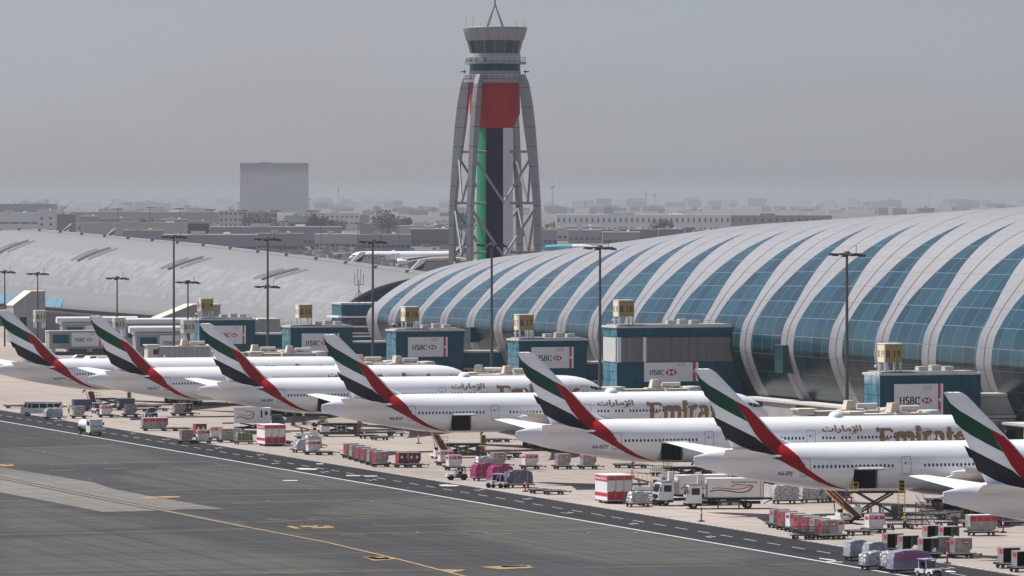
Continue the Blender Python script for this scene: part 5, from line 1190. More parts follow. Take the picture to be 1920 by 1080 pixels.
def pallet(mt, w=3.1, d=2.2, h=1.55, lump=.16, seed=1):
    def f():
        r = empty('wrapped_pallet'); z = .55; bm = bmesh.new(); bmesh.ops.create_cube(bm, size=1); bmesh.ops.subdivide_edges(bm, edges=bm.edges[:], cuts=7, use_grid_fill=True)
        rr = random.Random(seed)
        for v in bm.verts:
            p = v.co.copy(); top = p.z > .2; k = 1-.10*max(0, p.z)*2*abs(p.x)*2
            v.co = Vector((p.x*w*k+rr.uniform(-lump, lump)*.6, p.y*d*k+rr.uniform(-lump, lump)*.6, z+(p.z+.5)*h*(1-.12*(abs(p.x)*2)**3*(1 if top else 0))+(rr.uniform(-lump, lump) if p.z > -.45 else 0)))
        me = bpy.data.meshes.new('wrapped_load'); bm.to_mesh(me); bm.free(); me.materials.append(mt); o = bpy.data.objects.new('wrapped_load', me); COL.objects.link(o); o.parent = r
        MB().box((0, 0, z-.02), (w+.15, d+.15, .06), ALU).build('pallet_board', r)
        mb = MB()
        for x in (-w*.25, w*.25): mb.b2(x-.03, x+.03, -d/2-.10, -d/2-.06, z, z+h*.95, WRAPS)
        mb.build('strap', r); return r
    return f
def tug():
    r = empty('tow_tractor'); mb = MB(); mb.box((.95, 0, .72), (1.2, 1.35, .5), VWHITE, tx=.06, ty=.05); mb.box((-.75, 0, .70), (1.5, 1.4, .42), VWHITE, tx=.03); mb.box((0, 0, .45), (3.0, 1.3, .22), CHAS); mb.build('body', r)
    MB().box((1.56, 0, .68), (.05, 1.1, .32), CHAS).build('grille', r)
    for y in (-.45, .45): MB().lathe([(.01, 1.60), (.11, 1.59), (.11, 1.5)], PWHITE, 10, 'x', (0, y, .82)).build('headlight', r)
    mb = MB()
    for x, y in ((.45, -.62), (.45, .62), (-.85, -.62), (-.85, .62)): mb.bar((x, y, .9), (x-.08, y, 1.9), .045, VWHITE, 6)
    mb.build('cab_frame', r); MB().box((-.28, 0, 1.94), (1.6, 1.45, .09), mat('cab roof pale blue', (.25, .33, .50), .5)).build('roof', r)
    MB().box((.46, 0, 1.42), (.03, 1.15, .75), mat('cab windscreen', (.03, .04, .05), .1)).build('windscreen', r)
    MB().box((-.55, 0, 1.1), (.5, 1.0, .4), CHAS).box((-.75, 0, 1.4), (.12, .9, .5), CHAS).build('seat', r)
    MB().lathe([(.01, 2.14), (.08, 2.1), (.09, 1.98)], ORANGE, 10, 'z', (0, 0, 0)).build('beacon', r)
    wheels4(r, .98, .62, .36, .26); return r
def open_tug():
    r = empty('tow_tractor'); mb = MB(); mb.box((.9, 0, .72), (1.3, 1.25, .42), VWHITE, tx=.1); mb.box((-.6, 0, .68), (1.5, 1.3, .36), VSTONE); mb.box((0, 0, .42), (2.9, 1.2, .2), CHAS); mb.build('body', r)
    mb = MB(); mb.bar((.25, -.55, .9), (.05, -.55, 1.75), .05, POSTM); mb.bar((.25, .55, .9), (.05, .55, 1.75), .05, POSTM); mb.bar((.05, -.55, 1.75), (.05, .55, 1.75), .05, POSTM); mb.bar((-1.1, -.55, .9), (-1.15, -.55, 1.7), .05, POSTM); mb.bar((-1.1, .55, .9), (-1.15, .55, 1.7), .05, POSTM); mb.bar((-1.15, -.55, 1.7), (-1.15, .55, 1.7), .05, POSTM); mb.bar((-1.15, .55, 1.7), (.05, .55, 1.75), .05, POSTM); mb.bar((-1.15, -.55, 1.7), (.05, -.55, 1.75), .05, POSTM); mb.build('cab_frame', r)
    MB().box((-.45, 0, 1.05), (.5, .9, .35), CHAS).box((-.7, 0, 1.35), (.12, .8, .5), CHAS).build('seat', r); MB().bar((.1, .25, .95), (-.1, .25, 1.2), .03, CHAS).lathe([(.16, 0), (.19, .02), (.16, .04)], CHAS, 12, 'z', (-.1, .25, 1.2)).build('steering_wheel', r)
    for y in (-.42, .42): MB().lathe([(.01, 1.57), (.1, 1.56), (.1, 1.48)], PWHITE, 10, 'x', (0, y, .78)).build('headlight', r)
    wheels4(r, .92, .6, .36, .26); return r
def cart():
    r = empty('baggage_cart'); mb = MB(); mb.box((0, 0, .5), (2.9, 1.5, .1), CHAS); mb.build('deck', r); mb = MB()
    for k in range(9): x = -1.4+k*.35; mb.bar((x, -.72, .55), (x, -.72, 1.5), .025, POSTM, 4); mb.bar((x, .72, .55), (x, .72, 1.5), .025, POSTM, 4)
    for z in (.85, 1.15, 1.5):
        for y in (-.72, .72): mb.bar((-1.4, y, z), (1.4, y, z), .03, POSTM, 4)
        for x in (-1.4, 1.4): mb.bar((x, -.72, z), (x, .72, z), .03, POSTM, 4)
    mb.build('cage', r); wheels4(r, 1.0, .6, .22, .16); MB().bar((1.45, 0, .42), (2.3, 0, .35), .05, CHAS).build('drawbar', r); return r
def freight_box():
    r = empty('freight_box'); a, b, h = 3.4, 5.0, 3.0; z = .35
    MB().b2(0, a, 0, b, z, z+h, PWHITE).build('body', r)
    MB().b2(-.08, a+.08, -.08, b+.08, z+h, z+h+.12, ALUW).build('roof', r)
    mb = MB(); mb.b2(-.05, 0, 0, b, z+h-.62, z+h, CLAB); mb.b2(0, a, -.05, 0, z+h-.5, z+h, CLAB); mb.build('title_band', r)
    mb = MB(); mb.b2(-.04, 0, 0, b, z+.55, z+.95, CLAB); mb.b2(0, a, -.04, 0, z+.1, z+1.1, CRED); mb.build('lower_band', r)
    for k in range(3): MB().b2(.05+k*a/3, (k+1)*a/3-.05, -.03, -.0, z+1.12, z+h-.55, ALUW).box((a*(k+.8)/3, -.06, z+1.2), (.22, .05, .1), DARK).build('door_panel', r)
    mb = MB()
    for k in range(4): mb.b2(k*a/3-.03, k*a/3+.03, -.08, -.0, z, z+h, METAL)
    mb.build('door_post', r); MB().b2(-.06, a+.06, -.1, b, z-.12, z, CHAS).build('base_frame', r)
    for x in (.5, a-.5):
        for y in (.8, b-.8): MB().wheel(x, 0, .26, .2).build('wheel', r, 40).location = (0, y, 0)
    pl, tw_ = serif_polys('EmiratesSkyCargo', .42, .15, .06, .08); k = 4.5/tw_
    mb = MB(); vs, fs = FONT('Emirates SkyCargo', .5, .01); kx = 4.5/max(q for q, _ in vs); lay(mb, [([(q*kx, c) for q, c in vs], fs)], PWHITE, (-.05, b-.25, z+h-.46), (0, -1, 0), (0, 0, 1), (-1, 0, 0)); kx = 3.0/max(q for q, _ in vs); lay(mb, [([(q*kx, c*.8) for q, c in vs], fs)], mat('faded lettering', (.45, .12, .14), .6), (.2, -.05, z+h-.38), (1, 0, 0), (0, 0, 1), (0, -1, 0)); mb.build('title', r)
    return r
def wave(mb, O, U, N, w, h):                             # swooping ribbon emblem
    f = lambda pts, a, b: ribbon([(x*w, y*h) for x, y in pts], a, b)
    q = [(0, .28), (.10, .42), (.25, .44), (.45, .34), (.62, .20), (.78, .18), (.92, .40), (1, .85)]
    sm = [tuple(np.interp(t, np.linspace(0, 1, len(q)), [p[i] for p in q]) for i in (0, 1)) for t in np.linspace(0, 1, 30)]
    q2 = [(.05, .62), (.2, .68), (.4, .60), (.6, .50), (.8, .62), (.98, .9)]; sm2 = [tuple(np.interp(t, np.linspace(0, 1, len(q2)), [p[i] for p in q2]) for i in (0, 1)) for t in np.linspace(0, 1, 24)]
    q3 = [(.50, .78), (.58, .98), (.66, 1.05), (.78, .95), (.97, .98)]
    lay(mb, [f(sm, .10, .12)], LBLK, O, U, (0, 0, 1), N); lay(mb, [f(sm2, .07, .09)], LRED, O, U, (0, 0, 1), N); lay(mb, [f(q3, .06, .08)], LBLK, O, U, (0, 0, 1), N)
def catering():
    r = empty('catering_truck')                          # nose towards -x
    mb = MB(); mb.prism([(-9.7, .75), (-7.7, .75), (-7.7, 3.0), (-9.35, 3.0), (-9.75, 1.75)], -1.2, 1.2, VWHITE); mb.b2(-9.8, -7.7, -1.15, 1.15, .45, .75, CHAS); cab = mb.build('cab', r)
    MB().add([(-9.79, -1.0, 1.85), (-9.79, 1.0, 1.85), (-9.42, 1.0, 2.85), (-9.42, -1.0, 2.85)], [(0, 1, 2, 3)], DKGLASS).build('windscreen', cab)
    for y in (-1.21, 1.21): MB().box((-8.5, y, 2.25), (1.05, .03, .85), DKGLASS).build('side_window', cab); MB().box((-9.55, y*1.12, 2.2), (.12, .22, .55), CHAS).build('mirror', cab)
    MB().box((-9.80, 0, 1.25), (.04, 1.7, .5), CHAS).build('grille', cab)
    for y in (-.9, .9): MB().box((-9.82, y, .9), (.05, .38, .2), PWHITE).build('headlight', cab)
    MB().b2(-7.7, 0, -.5, .5, .6, .95, CHAS).build('chassis', r)
    MB().b2(-7.0, .3, -1.25, 1.25, 1.45, 3.85, VWHITE).b2(-7.05, .35, -1.3, 1.3, 3.85, 3.92, ALUW).build('cargo_box', r)
    mb = MB()
    for x in (-7.02, -.1, .28): mb.b2(x-.04, x+.04, -1.29, -1.25, 1.45, 3.85, ALU)
    mb.b2(-7, .3, -1.28, -1.25, 1.45, 1.55, ALU); mb.build('box_edging', r)
    mb = MB(); mb.b2(-6.9, .2, -1.2, 1.2, 1.15, 1.45, CHAS); mb.bar((-5.5, -.9, .9), (-1.2, -.9, 1.4), .1, VSTONE); mb.bar((-5.5, -.9, 1.4), (-1.2, -.9, .8), .1, VSTONE); mb.b2(-5.6, -2.8, -1.22, -1.0, .45, 1.1, VSTONE); mb.b2(-5.2, -4.4, -1.25, -1.22, .5, .8, PALE); mb.b2(-3.8, -3.0, -1.25, -1.22, .5, .8, PALE); mb.build('scissor_lift', r)
    mb = MB(); mb.b2(-9.3, -7.1, -1.2, 1.2, 3.15, 3.25, METAL)
    for x in (-9.3, -8.6, -7.9, -7.2):
        for y in (-1.2, 1.2): mb.bar((x, y, 3.25), (x, y, 4.35), .04, PWHITE, 4)
    for z in (3.8, 4.35):
        for y in (-1.2, 1.2): mb.bar((-9.3, y, z), (-7.2, y, z), .04, PWHITE, 4)
    mb.b2(-8.2, -7.5, -.9, -.2, 3.25, 4.4, PALE); mb.build('front_platform', r)
    MB().b2(.3, 1.5, -1.1, 1.1, 1.2, 1.35, CHAS).bar((.3, -.9, .6), (1.4, -.9, 1.2), .06, CHAS).build('rear_platform', r)
    wheels4(r, 0, 1.0, .5, .34, (-8.75, -1.7)); mb = MB(); mb.bar((-5.6, -1.1, .0), (-5.6, -1.1, .5), .09, CHAS); mb.bar((-2.9, -1.1, 0), (-2.9, -1.1, .5), .09, CHAS); mb.build('outrigger', r)
    mb = MB(); wave(mb, (-6.7, -1.26, 1.9), (1, 0, 0), (0, -1, 0), 5.6, 1.2); mb.build('wave_emblem', r)
    mb = MB(); vs, fs = FONT('Emirates Flight Catering', .34, .004); lay(mb, [(vs, fs)], LBLK, (-3.9, -1.26, 3.35), (1, 0, 0), (0, 0, 1), (0, -1, 0)); mb.build('lettering', r)
    return r
def lift_box():
    r = empty('catering_truck'); MB().b2(0, 4.6, -1.2, 1.2, 1.6, 4.2, VWHITE).b2(4.6, 6.2, -1.2, 1.2, 1.6, 4.2, PWHITE).build('cargo_box', r)
    MB().box((5.5, -1.22, 3.3), (.5, .04, .7), DKGLASS).build('window', r); MB().box((4.7, -1.22, 3.2), (.25, .04, 1.2), DARK).build('door_slot', r)
    mb = MB(); wave(mb, (.5, -1.21, 2.0), (1, 0, 0), (0, -1, 0), 3.0, 1.6); mb.build('wave_emblem', r)
    mb = MB(); vs, fs = FONT('Emirates Flight Catering', .2); lay(mb, [(vs, fs)], LRED, (.4, -1.21, 3.85), (1, 0, 0), (0, 0, 1), (0, -1, 0)); mb.build('lettering', r)
    MB().b2(-2.0, 0, -1, 1, 1.5, 1.65, CHAS).build('front_platform', r); mb = MB(); mb.b2(0, 8, -.5, .5, .6, .95, CHAS); mb.bar((1, -.9, .8), (5.5, -.9, 1.6), .12, VSTONE); mb.bar((1, -.9, 1.6), (5.5, -.9, .8), .12, VSTONE); mb.build('chassis', r)
    mb = MB(); mb.prism([(6.4, .6), (8.6, .6), (8.6, 1.9), (8.1, 3.0), (6.4, 3.0)], -1.2, 1.2, VBLUE); mb.box((7.4, -1.21, 2.3), (.9, .03, .7), DKGLASS); mb.build('cab', r); wheels4(r, 0, 1.0, .5, .3, (1.2, 7.4)); return r
def belt_loader(L_, z0, z1):
    def f():
        r = empty('belt_loader')                         # chassis along x, belt rises towards +x... top end at x = L/2
        mb = MB(); mb.box((0, .25, .62), (3.8, 1.5, .45), VWHITE); mb.box((-1.0, .75, 1.1), (1.3, .5, .6), VWHITE); mb.box((0, 0, .4), (3.9, 1.6, .2), CHAS); mb.build('body', r)
        d = Vector((L_, 0, z1-z0)); n = Vector((-(z1-z0), 0, L_)).normalized(); A = Vector((-L_/2, -.35, z0)); w = .55
        def sl(t0, t1, y0, y1, mt, h0, h1, nm, par):
            p = [A+d*t0+n*h0, A+d*t1+n*h0, A+d*t1+n*h1, A+d*t0+n*h1]; m = MB(); vs = [(q.x, q.y+y0, q.z) for q in p]+[(q.x, q.y+y1, q.z) for q in p]
            m.add(vs, [(0, 1, 2, 3), (4, 5, 6, 7), (0, 1, 5, 4), (1, 2, 6, 5), (2, 3, 7, 6), (3, 0, 4, 7)], mt); return m.build(nm, par)
        b = sl(0, 1, -w, w, BELT, -.12, .1, 'conveyor', r); sl(0, 1, -w-.07, -w, ORANGE, -.05, .14, 'side_rail', b); sl(0, 1, w, w+.07, ORANGE, -.05, .14, 'side_rail', b)
        mb = MB()
        for k in range(6):
            q = A+d*(.25+.12*k); mb.bar((q.x, w+.1, q.z+.1), (q.x, w+.1, q.z+1.0), .03, ORANGE, 4)
        p, q = A+d*.25, A+d*.85; mb.bar((p.x, w+.1, p.z+1.0), (q.x, w+.1, q.z+1.0), .03, ORANGE, 4); mb.build('handrail', b)
        mb = MB(); p = A+d*.6; mb.bar((.6, -.6, .6), (p.x+.4, -.6, p.z), .07, VSTONE); mb.bar((.6, .4, .6), (p.x+.4, .4, p.z), .07, VSTONE); mb.build('lift_strut', r)
        MB().box((-1.2, .75, 1.55), (.5, .45, .5), CHAS).build('seat', r)
        wheels4(r, 1.3, .7, .36, .25); return r
    return f
def high_loader(zp):
    def f():
        r = empty('container_loader'); mb = MB(); mb.b2(-3.6, 3.6, -1.5, 1.5, .35, .75, VSTONE); mb.b2(-3.5, -2.0, -1.4, 1.4, .75, 1.7, VWHITE); mb.b2(2.0, 3.2, -1.5, -.6, .75, 1.8, VSTONE); mb.build('chassis', r)
        mb = MB(); mb.b2(-3.4, 3.4, -1.7, 1.7, zp-.25, zp, CHAS)
        for k in range(14): mb.b2(-3.3+k*.5, -3.15+k*.5, -1.5, 1.5, zp, zp+.05, METAL)
        mb.build('main_platform', r)
        mb = MB()
        for y in (-1.2, 1.2):
            mb.bar((-2.2, y, .9), (2.0, y, zp-.3), .13, VSTONE, 6); mb.bar((2.0, y, .9), (-2.2, y, zp-.3), .13, VSTONE, 6)
            for x in (-2.3, -.8, .7, 2.2): mb.b2(x-.14, x+.14, y-.1, y+.1, .75, 1.9, PALE)
        mb.build('scissor_lift', r)
        mb = MB(); mb.b2(4.0, 9.0, -1.7, 1.7, .55, .72, CHAS)
        for k in range(12): mb.b2(4.1+k*.41, 4.22+k*.41, -1.6, 1.6, .72, .78, METAL)
        mb.build('rear_platform', r)
        mb = MB()
        for x in (2.6, 3.4):
            for y in (-1.8, -1.1): mb.bar((x, y, .8), (x, y, zp+1.2), .035, YELLOW, 4)
        for k in range(8): z = 1.0+k*(zp+.4)/8; mb.bar((2.6, -1.8, z), (3.4, -1.8, z), .04, YELLOW, 4)
        mb.b2(2.6, 3.4, -1.8, -1.1, zp+.0, zp+.1, YELLOW); mb.build('ladder', r)
        mb = MB(); mb.b2(-3.7, -2.5, -2.0, -1.5, zp, zp+.1, YELLOW)
        for x in (-3.7, -3.1, -2.5): mb.bar((x, -2.0, zp), (x, -2.0, zp+1.1), .05, YELLOW, 4)
        for z in (zp+.55, zp+1.1): mb.bar((-3.7, -2.0, z), (-2.5, -2.0, z), .05, YELLOW, 4)
        mb.build('guard_rail', r); MB().b2(2.7, 3.3, -1.7, -1.2, zp+.1, zp+1.3, CHAS).build('operator_stand', r)
        wheels4(r, 0, 1.35, .4, .3, (-2.6, 2.6, 8.2)); return r
    return f
def minibus():
    r = empty('minibus')                                 # nose to -x
    mb = MB(); mb.prism([(-3.9, .45), (3.5, .45), (3.55, 2.3), (3.4, 2.7), (-3.1, 2.7), (-3.55, 1.75), (-3.9, 1.45)], -1.05, 1.05, VWHITE); mb.build('body', r)
    for x0, x1 in ((-2.55, -1.95), (-1.8, -.55), (-.4, .85), (1.0, 2.1), (2.25, 3.2)):
        for y in (-1.06, 1.06): MB().b2(x0, x1, y-.01, y+.01, 1.5, 2.3, DKGLASS).build('window', r)
    MB().add([(-3.57, -.95, 1.8), (-3.57, .95, 1.8), (-3.15, .9, 2.58), (-3.15, -.9, 2.58)], [(0, 1, 2, 3)], DKGLASS).build('windscreen', r)
    MB().add([(-3.35, -1.07, 1.65), (-2.75, -1.07, 1.6), (-2.75, -1.07, 2.3), (-3.05, -1.07, 2.3)], [(0, 1, 2, 3)], DKGLASS).build('window', r)
    MB().box((-3.92, 0, .65), (.06, 1.9, .3), CHAS).build('bumper', r)
    for y in (-.8, .8): MB().box((-3.9, y, 1.05), (.05, .35, .25), PWHITE).build('headlight', r)
    mb = MB(); lay(mb, [([(1.4, .5), (2.3, .95), (3.45, 1.75), (3.45, 1.45), (2.6, .75)], [(0, 1, 2, 3, 4)])], LRED, (0, -1.05, .5), (1, 0, 0), (0, 0, 1), (0, -1, 0)); lay(mb, [([(2.3, 1.0), (2.7, 1.45), (3.45, 2.1), (3.45, 1.8)], [(0, 1, 2, 3)])], GREEN, (0, -1.056, .5), (1, 0, 0), (0, 0, 1), (0, -1, 0)); lay(mb, [([(1.9, .75), (2.5, 1.1), (3.45, 1.95), (3.45, 1.75)], [(0, 1, 2, 3)])], BLACK, (0, -1.062, .45), (1, 0, 0), (0, 0, 1), (0, -1, 0)); mb.build('flag_stripe', r)
    mb = MB(); vs, fs = ARAB; k = 1.7/max(a for a, _ in vs); lay(mb, [([(a*k, b*k*.6) for a, b in vs], fs)], GOLD, (-1.7, -1.055, .85), (1, 0, 0), (0, 0, 1), (0, -1, 0)); mb.build('lettering', r)
    wheels4(r, 0, .95, .4, .26, (-2.75, 2.1)); return r
def tanker():
    r = empty('tanker_truck')                            # nose to +x
    mb = MB(); mb.prism([(1.2, .6), (3.0, .6), (3.0, 1.7), (2.8, 2.75), (1.2, 2.75)], -1.15, 1.15, VWHITE); c = mb.build('cab', r)
    MB().add([(3.02, -1.0, 1.6), (3.02, 1.0, 1.6), (2.82, 1.0, 2.6), (2.82, -1.0, 2.6)], [(0, 1, 2, 3)], DKGLASS).build('windscreen', c); MB().box((3.02, 0, .8), (.08, 2.2, .3), YELLOW).build('bumper', c)
    for y in (-1.16, 1.16): MB().box((2.1, y, 2.1), (.9, .03, .7), DKGLASS).build('side_window', c); MB().box((2.9, y*1.15, 2.0), (.1, .2, .5), CHAS).build('mirror', c)
    for y in (-.85, .85): MB().box((3.03, y, 1.15), (.04, .3, .2), PWHITE).build('headlight', c)
    MB().lathe([(.05, -3.3), (.75, -3.25), (.85, -3.0), (.85, .6), (.75, .85), (.05, .9)], VWHITE, 18, 'x', (0, 0, 1.75)).build('tank', r, 40); MB().b2(-3.3, 3, -.5, .5, .5, .85, CHAS).build('chassis', r); MB().b2(-3.4, -2.6, -1.0, 1.0, .5, 1.4, VSTONE).build('pump_box', r)
    wheels4(r, 0, .95, .46, .3, (2.2, -1.9)); return r
def car():
    r = empty('parked_car'); mb = MB(); mb.prism([(-2.2, .35), (2.2, .35), (2.25, .8), (1.3, .95), (.7, 1.5), (-1.2, 1.52), (-1.9, 1.0), (-2.25, .9)], -.88, .88, VWHITE); mb.build('body', r)
    for y in (-.89, .89): MB().add([(-1.6, y, 1.0), (1.1, y, .98), (.62, y, 1.42), (-1.1, y, 1.44)], [(0, 1, 2, 3)], DKGLASS).build('window', r)
    MB().add([(1.27, -.8, 1.0), (1.27, .8, 1.0), (.74, .75, 1.47), (.74, -.75, 1.47)], [(0, 1, 2, 3)], DKGLASS).build('windscreen', r)
    wheels4(r, 1.35, .8, .32, .2); return r
def cone_post():
    r = empty('marker_post'); mb = MB(); mb.bar((0, 0, .12), (0, 0, 1.75), .10, CLAB, 8); mb.build('pole', r, 50); MB().bar((0, 0, 1.0), (0, 0, 1.3), .115, PWHITE, 8).build('reflective_band', r, 50); MB().lathe([(.45, 0), (.45, .1), (.12, .2)], CHAS, 10).build('base', r); return r
def steps():
    r = empty('passenger_steps'); mb = MB()
    for y in (-.5, .5): mb.bar((-1.4, y, .3), (1.4, y, 3.0), .06, POSTM, 4); mb.bar((-1.4, y, 1.2), (1.4, y, 3.9), .04, POSTM, 4); mb.bar((1.4, y, .3), (1.4, y, 3.0), .06, POSTM, 4); mb.bar((-1.4, y, .3), (1.4, y, .3), .06, POSTM, 4)
    mb.build('frame', r); mb = MB()
    for k in range(10): mb.box((-1.3+k*.28, 0, .42+k*.27), (.25, 1.0, .04), METAL)
    mb.build('tread', r); wheels4(r, 1.2, .5, .15, .1); return r
def person(pose, vest=True):
    def f():
        # skeleton: pelvis root, spine, head, arms, legs; metres
        J = {'pel': (0, 0, .95, .15), 'che': (.02, 0, 1.32, .165), 'nec': (.03, 0, 1.50, .065), 'hea': (.05, 0, 1.66, .105), 'top': (.05, 0, 1.74, .085)}
        a, b = pose
        for s, k in ((1, 'l'), (-1, 'r')):
            st = a*s
            J.update({'sh'+k: (.02, .19*s, 1.43, .065), 'el'+k: (.08-.15*st*b, .26*s, 1.17, .048), 'wr'+k: (.22-.18*st*b, .24*s, .98+.1*b, .035), 'ha'+k: (.29-.18*st*b, .23*s, .93+.1*b, .04),
                      'hi'+k: (0, .10*s, .90, .105), 'kn'+k: (.05+.14*st, .11*s, .50, .068), 'an'+k: (-.02+.22*st, .11*s, .09, .045), 'to'+k: (.16+.22*st, .12*s, .04, .04)})
        E = [('pel', 'che'), ('che', 'nec'), ('nec', 'hea'), ('hea', 'top')]
        for k in 'lr': E += [('che', 'sh'+k), ('sh'+k, 'el'+k), ('el'+k, 'wr'+k), ('wr'+k, 'ha'+k), ('pel', 'hi'+k), ('hi'+k, 'kn'+k), ('kn'+k, 'an'+k), ('an'+k, 'to'+k)]
        nm = list(J); me = bpy.data.meshes.new('body'); me.from_pydata([J[n][:3] for n in nm], [(nm.index(p), nm.index(q)) for p, q in E], []); o = bpy.data.objects.new('body', me); COL.objects.link(o)
        m = o.modifiers.new('s', 'SKIN'); 
        for i, n in enumerate(nm): me.skin_vertices[0].data[i].radius = (J[n][3], J[n][3]*(1.25 if n in ('che', 'pel') else 1))
        me.skin_vertices[0].data[0].use_root = True; o.modifiers.new('u', 'SUBSURF').levels = 1
        dg = bpy.context.evaluated_depsgraph_get(); dg.update(); me2 = bpy.data.meshes.new_from_object(o.evaluated_get(dg)); bpy.data.objects.remove(o); me2.name = 'body'
        me2.materials.clear(); [me2.materials.append(q) for q in (SKIN, TROU, HIVIS, CHAS)]
        for p in me2.polygons:
            z = p.center.z; arm = abs(p.center.y) > .21
            p.material_index = 3 if z < .12 else 1 if z < .94 and not arm else 0 if z > 1.50 or (arm and z < 1.04+.1*b) else 1 if arm and z < 1.3 else 2
            p.use_smooth = True
        r = empty('person'); o = bpy.data.objects.new('body', me2); COL.objects.link(o); o.parent = r
        v = MB(); v.lathe([(.135, 1.66), (.13, 1.74), (.08, 1.80), (.01, 1.81)], YELLOW, 12, 'z', (.05, 0, 0)); v.build('helmet', r, 60)
        # vest: shell over the torso
        v = MB(); n = 12; rings = [(.92, .20, .16), (1.1, .20, .165), (1.3, .235, .18), (1.42, .225, .15), (1.47, .12, .09)]; vs = [(ry2*math.cos(2*math.pi*i/n)+.01, ry*math.sin(2*math.pi*i/n), z) for z, ry, ry2 in rings for i in range(n)]
        v.add(vs, [(j*n+i, j*n+(i+1) % n, (j+1)*n+(i+1) % n, (j+1)*n+i) for j in range(len(rings)-1) for i in range(n)], HIVIS); vo = v.build('vest', r, 60)
        v = MB(); [v.lathe([(.001, z), (.001, z)], PWHITE, 3) for z in ()]
        vs = []
        for z, ry, rx in ((1.08, .208, .173), (1.13, .212, .175)): vs += [(rx*math.cos(2*math.pi*i/n)+.01, ry*math.sin(2*math.pi*i/n), z) for i in range(n)]
        v.add(vs, [(i, (i+1) % n, n+(i+1) % n, n+i) for i in range(n)], PWHITE); v.build('reflective_band', vo); return r
    return f
RT0 = TH; RROAD = TH-math.pi/2
DG, UG = 'cargo dollies on the apron', 'air cargo containers on the apron'
STY = {'g': 'grey metal container with red label', 'w': 'white container with red band', 'r': 'container with red door curtain', 'd': 'dark red container with white diamonds', 'o': 'open empty metal container'}
def U(u, v, st, where, rz=0, dl=True, dz=0):
    x, y = G(u, v)
    y += .9
    put('uld'+st, uld(st), (x, y, dz), RT0+rz, STY[st]+' '+where, 'cargo container', UG)
    if dl: put('dolly', dolly(), (x, y, 0), RT0+rz, 'dolly under the '+{'g': 'grey', 'w': 'white', 'r': 'red', 'd': 'dark red', 'o': 'open'}[st]+' container '+where, 'dolly', DG)
ORD = ['first', 'second', 'third', 'fourth', 'fifth', 'sixth', 'seventh', 'eighth']
U(147, 785, 'g', 'second in the left front line beside the silver load'); U(198, 783, 'w', 'third in the left front line'); U(244, 782, 'g', 'fourth in the left front line beside the small tug'); U(335, 780, 'g', 'below the jet with letters ENI tail'); U(349, 779.5, 'd', 'standing beside the grey one near the rear wheels')
U(349, 832, 'g', 'leftmost of the cluster left of the freight box'); U(380, 832, 'w', 'second in the cluster left of the freight box'); U(404, 826, 'w', 'behind in the cluster left of the freight box'); U(424, 830, 'g', 'shrouded, third in the cluster left of the freight box')
U(374, 820, 'd', 'half hidden behind the cluster left of the freight box')
U(587, 853, 'w', 'beside the small film wrapped pallet right of the freight box')
for k, (a, st) in enumerate(zip(range(6), 'rgrrgr')): U(658+k*11.0, 859+k*3.35, st, '%s from the left in the red train of six' % ORD[k])
U(756, 877, 'd', 'left one of the dark pair behind the red train', dz=0); U(774, 877, 'd', 'right one of the dark pair behind the red train')
U(835, 873, 'w', 'behind the open black tractor, rear one'); U(851, 882, 'w', 'behind the open black tractor, front one')
U(934, 877, 'g', 'first in the spaced row behind the pink pallets'); U(994, 880, 'w', 'second in the spaced row'); U(1055, 880, 'g', 'third in the spaced row'); U(1103, 880, 'g', 'fourth in the spaced row, partly under the jet')
for k, st in enumerate('grwrrgr'): U(1462+k*15.2, 990+k*3.6, st, '%s from the left in the train at lower right' % ORD[k])
U(1564, 1011, 'w', 'at the near right end of the train at lower right')
U(1641, 1000, 'w', 'standing alone left of the worker in the yellow vest')
U(1675, 1038, 'o', 'leftmost of the dark open group'); U(1704, 1042, 'o', 'second from the left of the dark open group'); U(1742, 1047, 'o', 'nearest the camera in the dark open group'); U(1768, 1045, 'g', 'right of the open ones in the dark group'); U(1750, 1022, 'o', 'back row left of the dark open group'); U(1780, 1024, 'o', 'back row right of the dark open group'); U(1803, 1047, 'g', 'at the right end of the dark open group')
U(1893, 1066, 'o', 'at the right edge of the photo, left one'); U(1919, 1073, 'o', 'at the right edge of the photo, right one')
x, y = G(289, 808); put('longbox', longbox, (x, y+.9, 0), RT0, 'long metal container with a red band of four labels beside the road', 'cargo container', UG); put('dolly5', dolly(4.6, 1.9), (x, y+.9, 0), RT0, 'long dolly under the long four label container', 'dolly', DG)
x, y = G(1841, 1005); put('longbox', None, (x, y+.9, 0), RT0, 'long metal container near the right edge with labels on its front', 'cargo container', UG).scale = (.78, 1, 1.1); put('dolly5', None, (x, y+.9, 0), RT0, 'long dolly under the container near the right edge', 'dolly', DG).scale = (.8, 1, 1)
for u, v, lb in ((318, 808, 'empty dolly right of the long four label container'), (340, 808, 'empty dolly at the end of the long container train'), (530, 833, 'empty dolly right of the large freight box'), (608, 853, 'empty dolly right of the white container'), (1012, 925, 'empty flat dolly left of the second freight box, left half'), (1038, 927, 'empty flat dolly left of the second freight box, right half'), (925, 829, 'empty dolly under the jet with letters EGF'), (940, 829, 'second empty dolly under the jet with letters EGF'), (1610, 1003, 'empty dolly left of the lone white container'), (1170, 877, 'empty dolly under the jet with letters EGY, left'), (1195, 878, 'empty dolly under the jet with letters EGY, right'), (1757, 943, 'empty dolly under the belly of the second jet from the right')):
    x, y = G(u, v); put('dolly', None, (x, y, 0), RT0, lb, 'dolly', DG)
PG = 'film wrapped pallets on the apron'
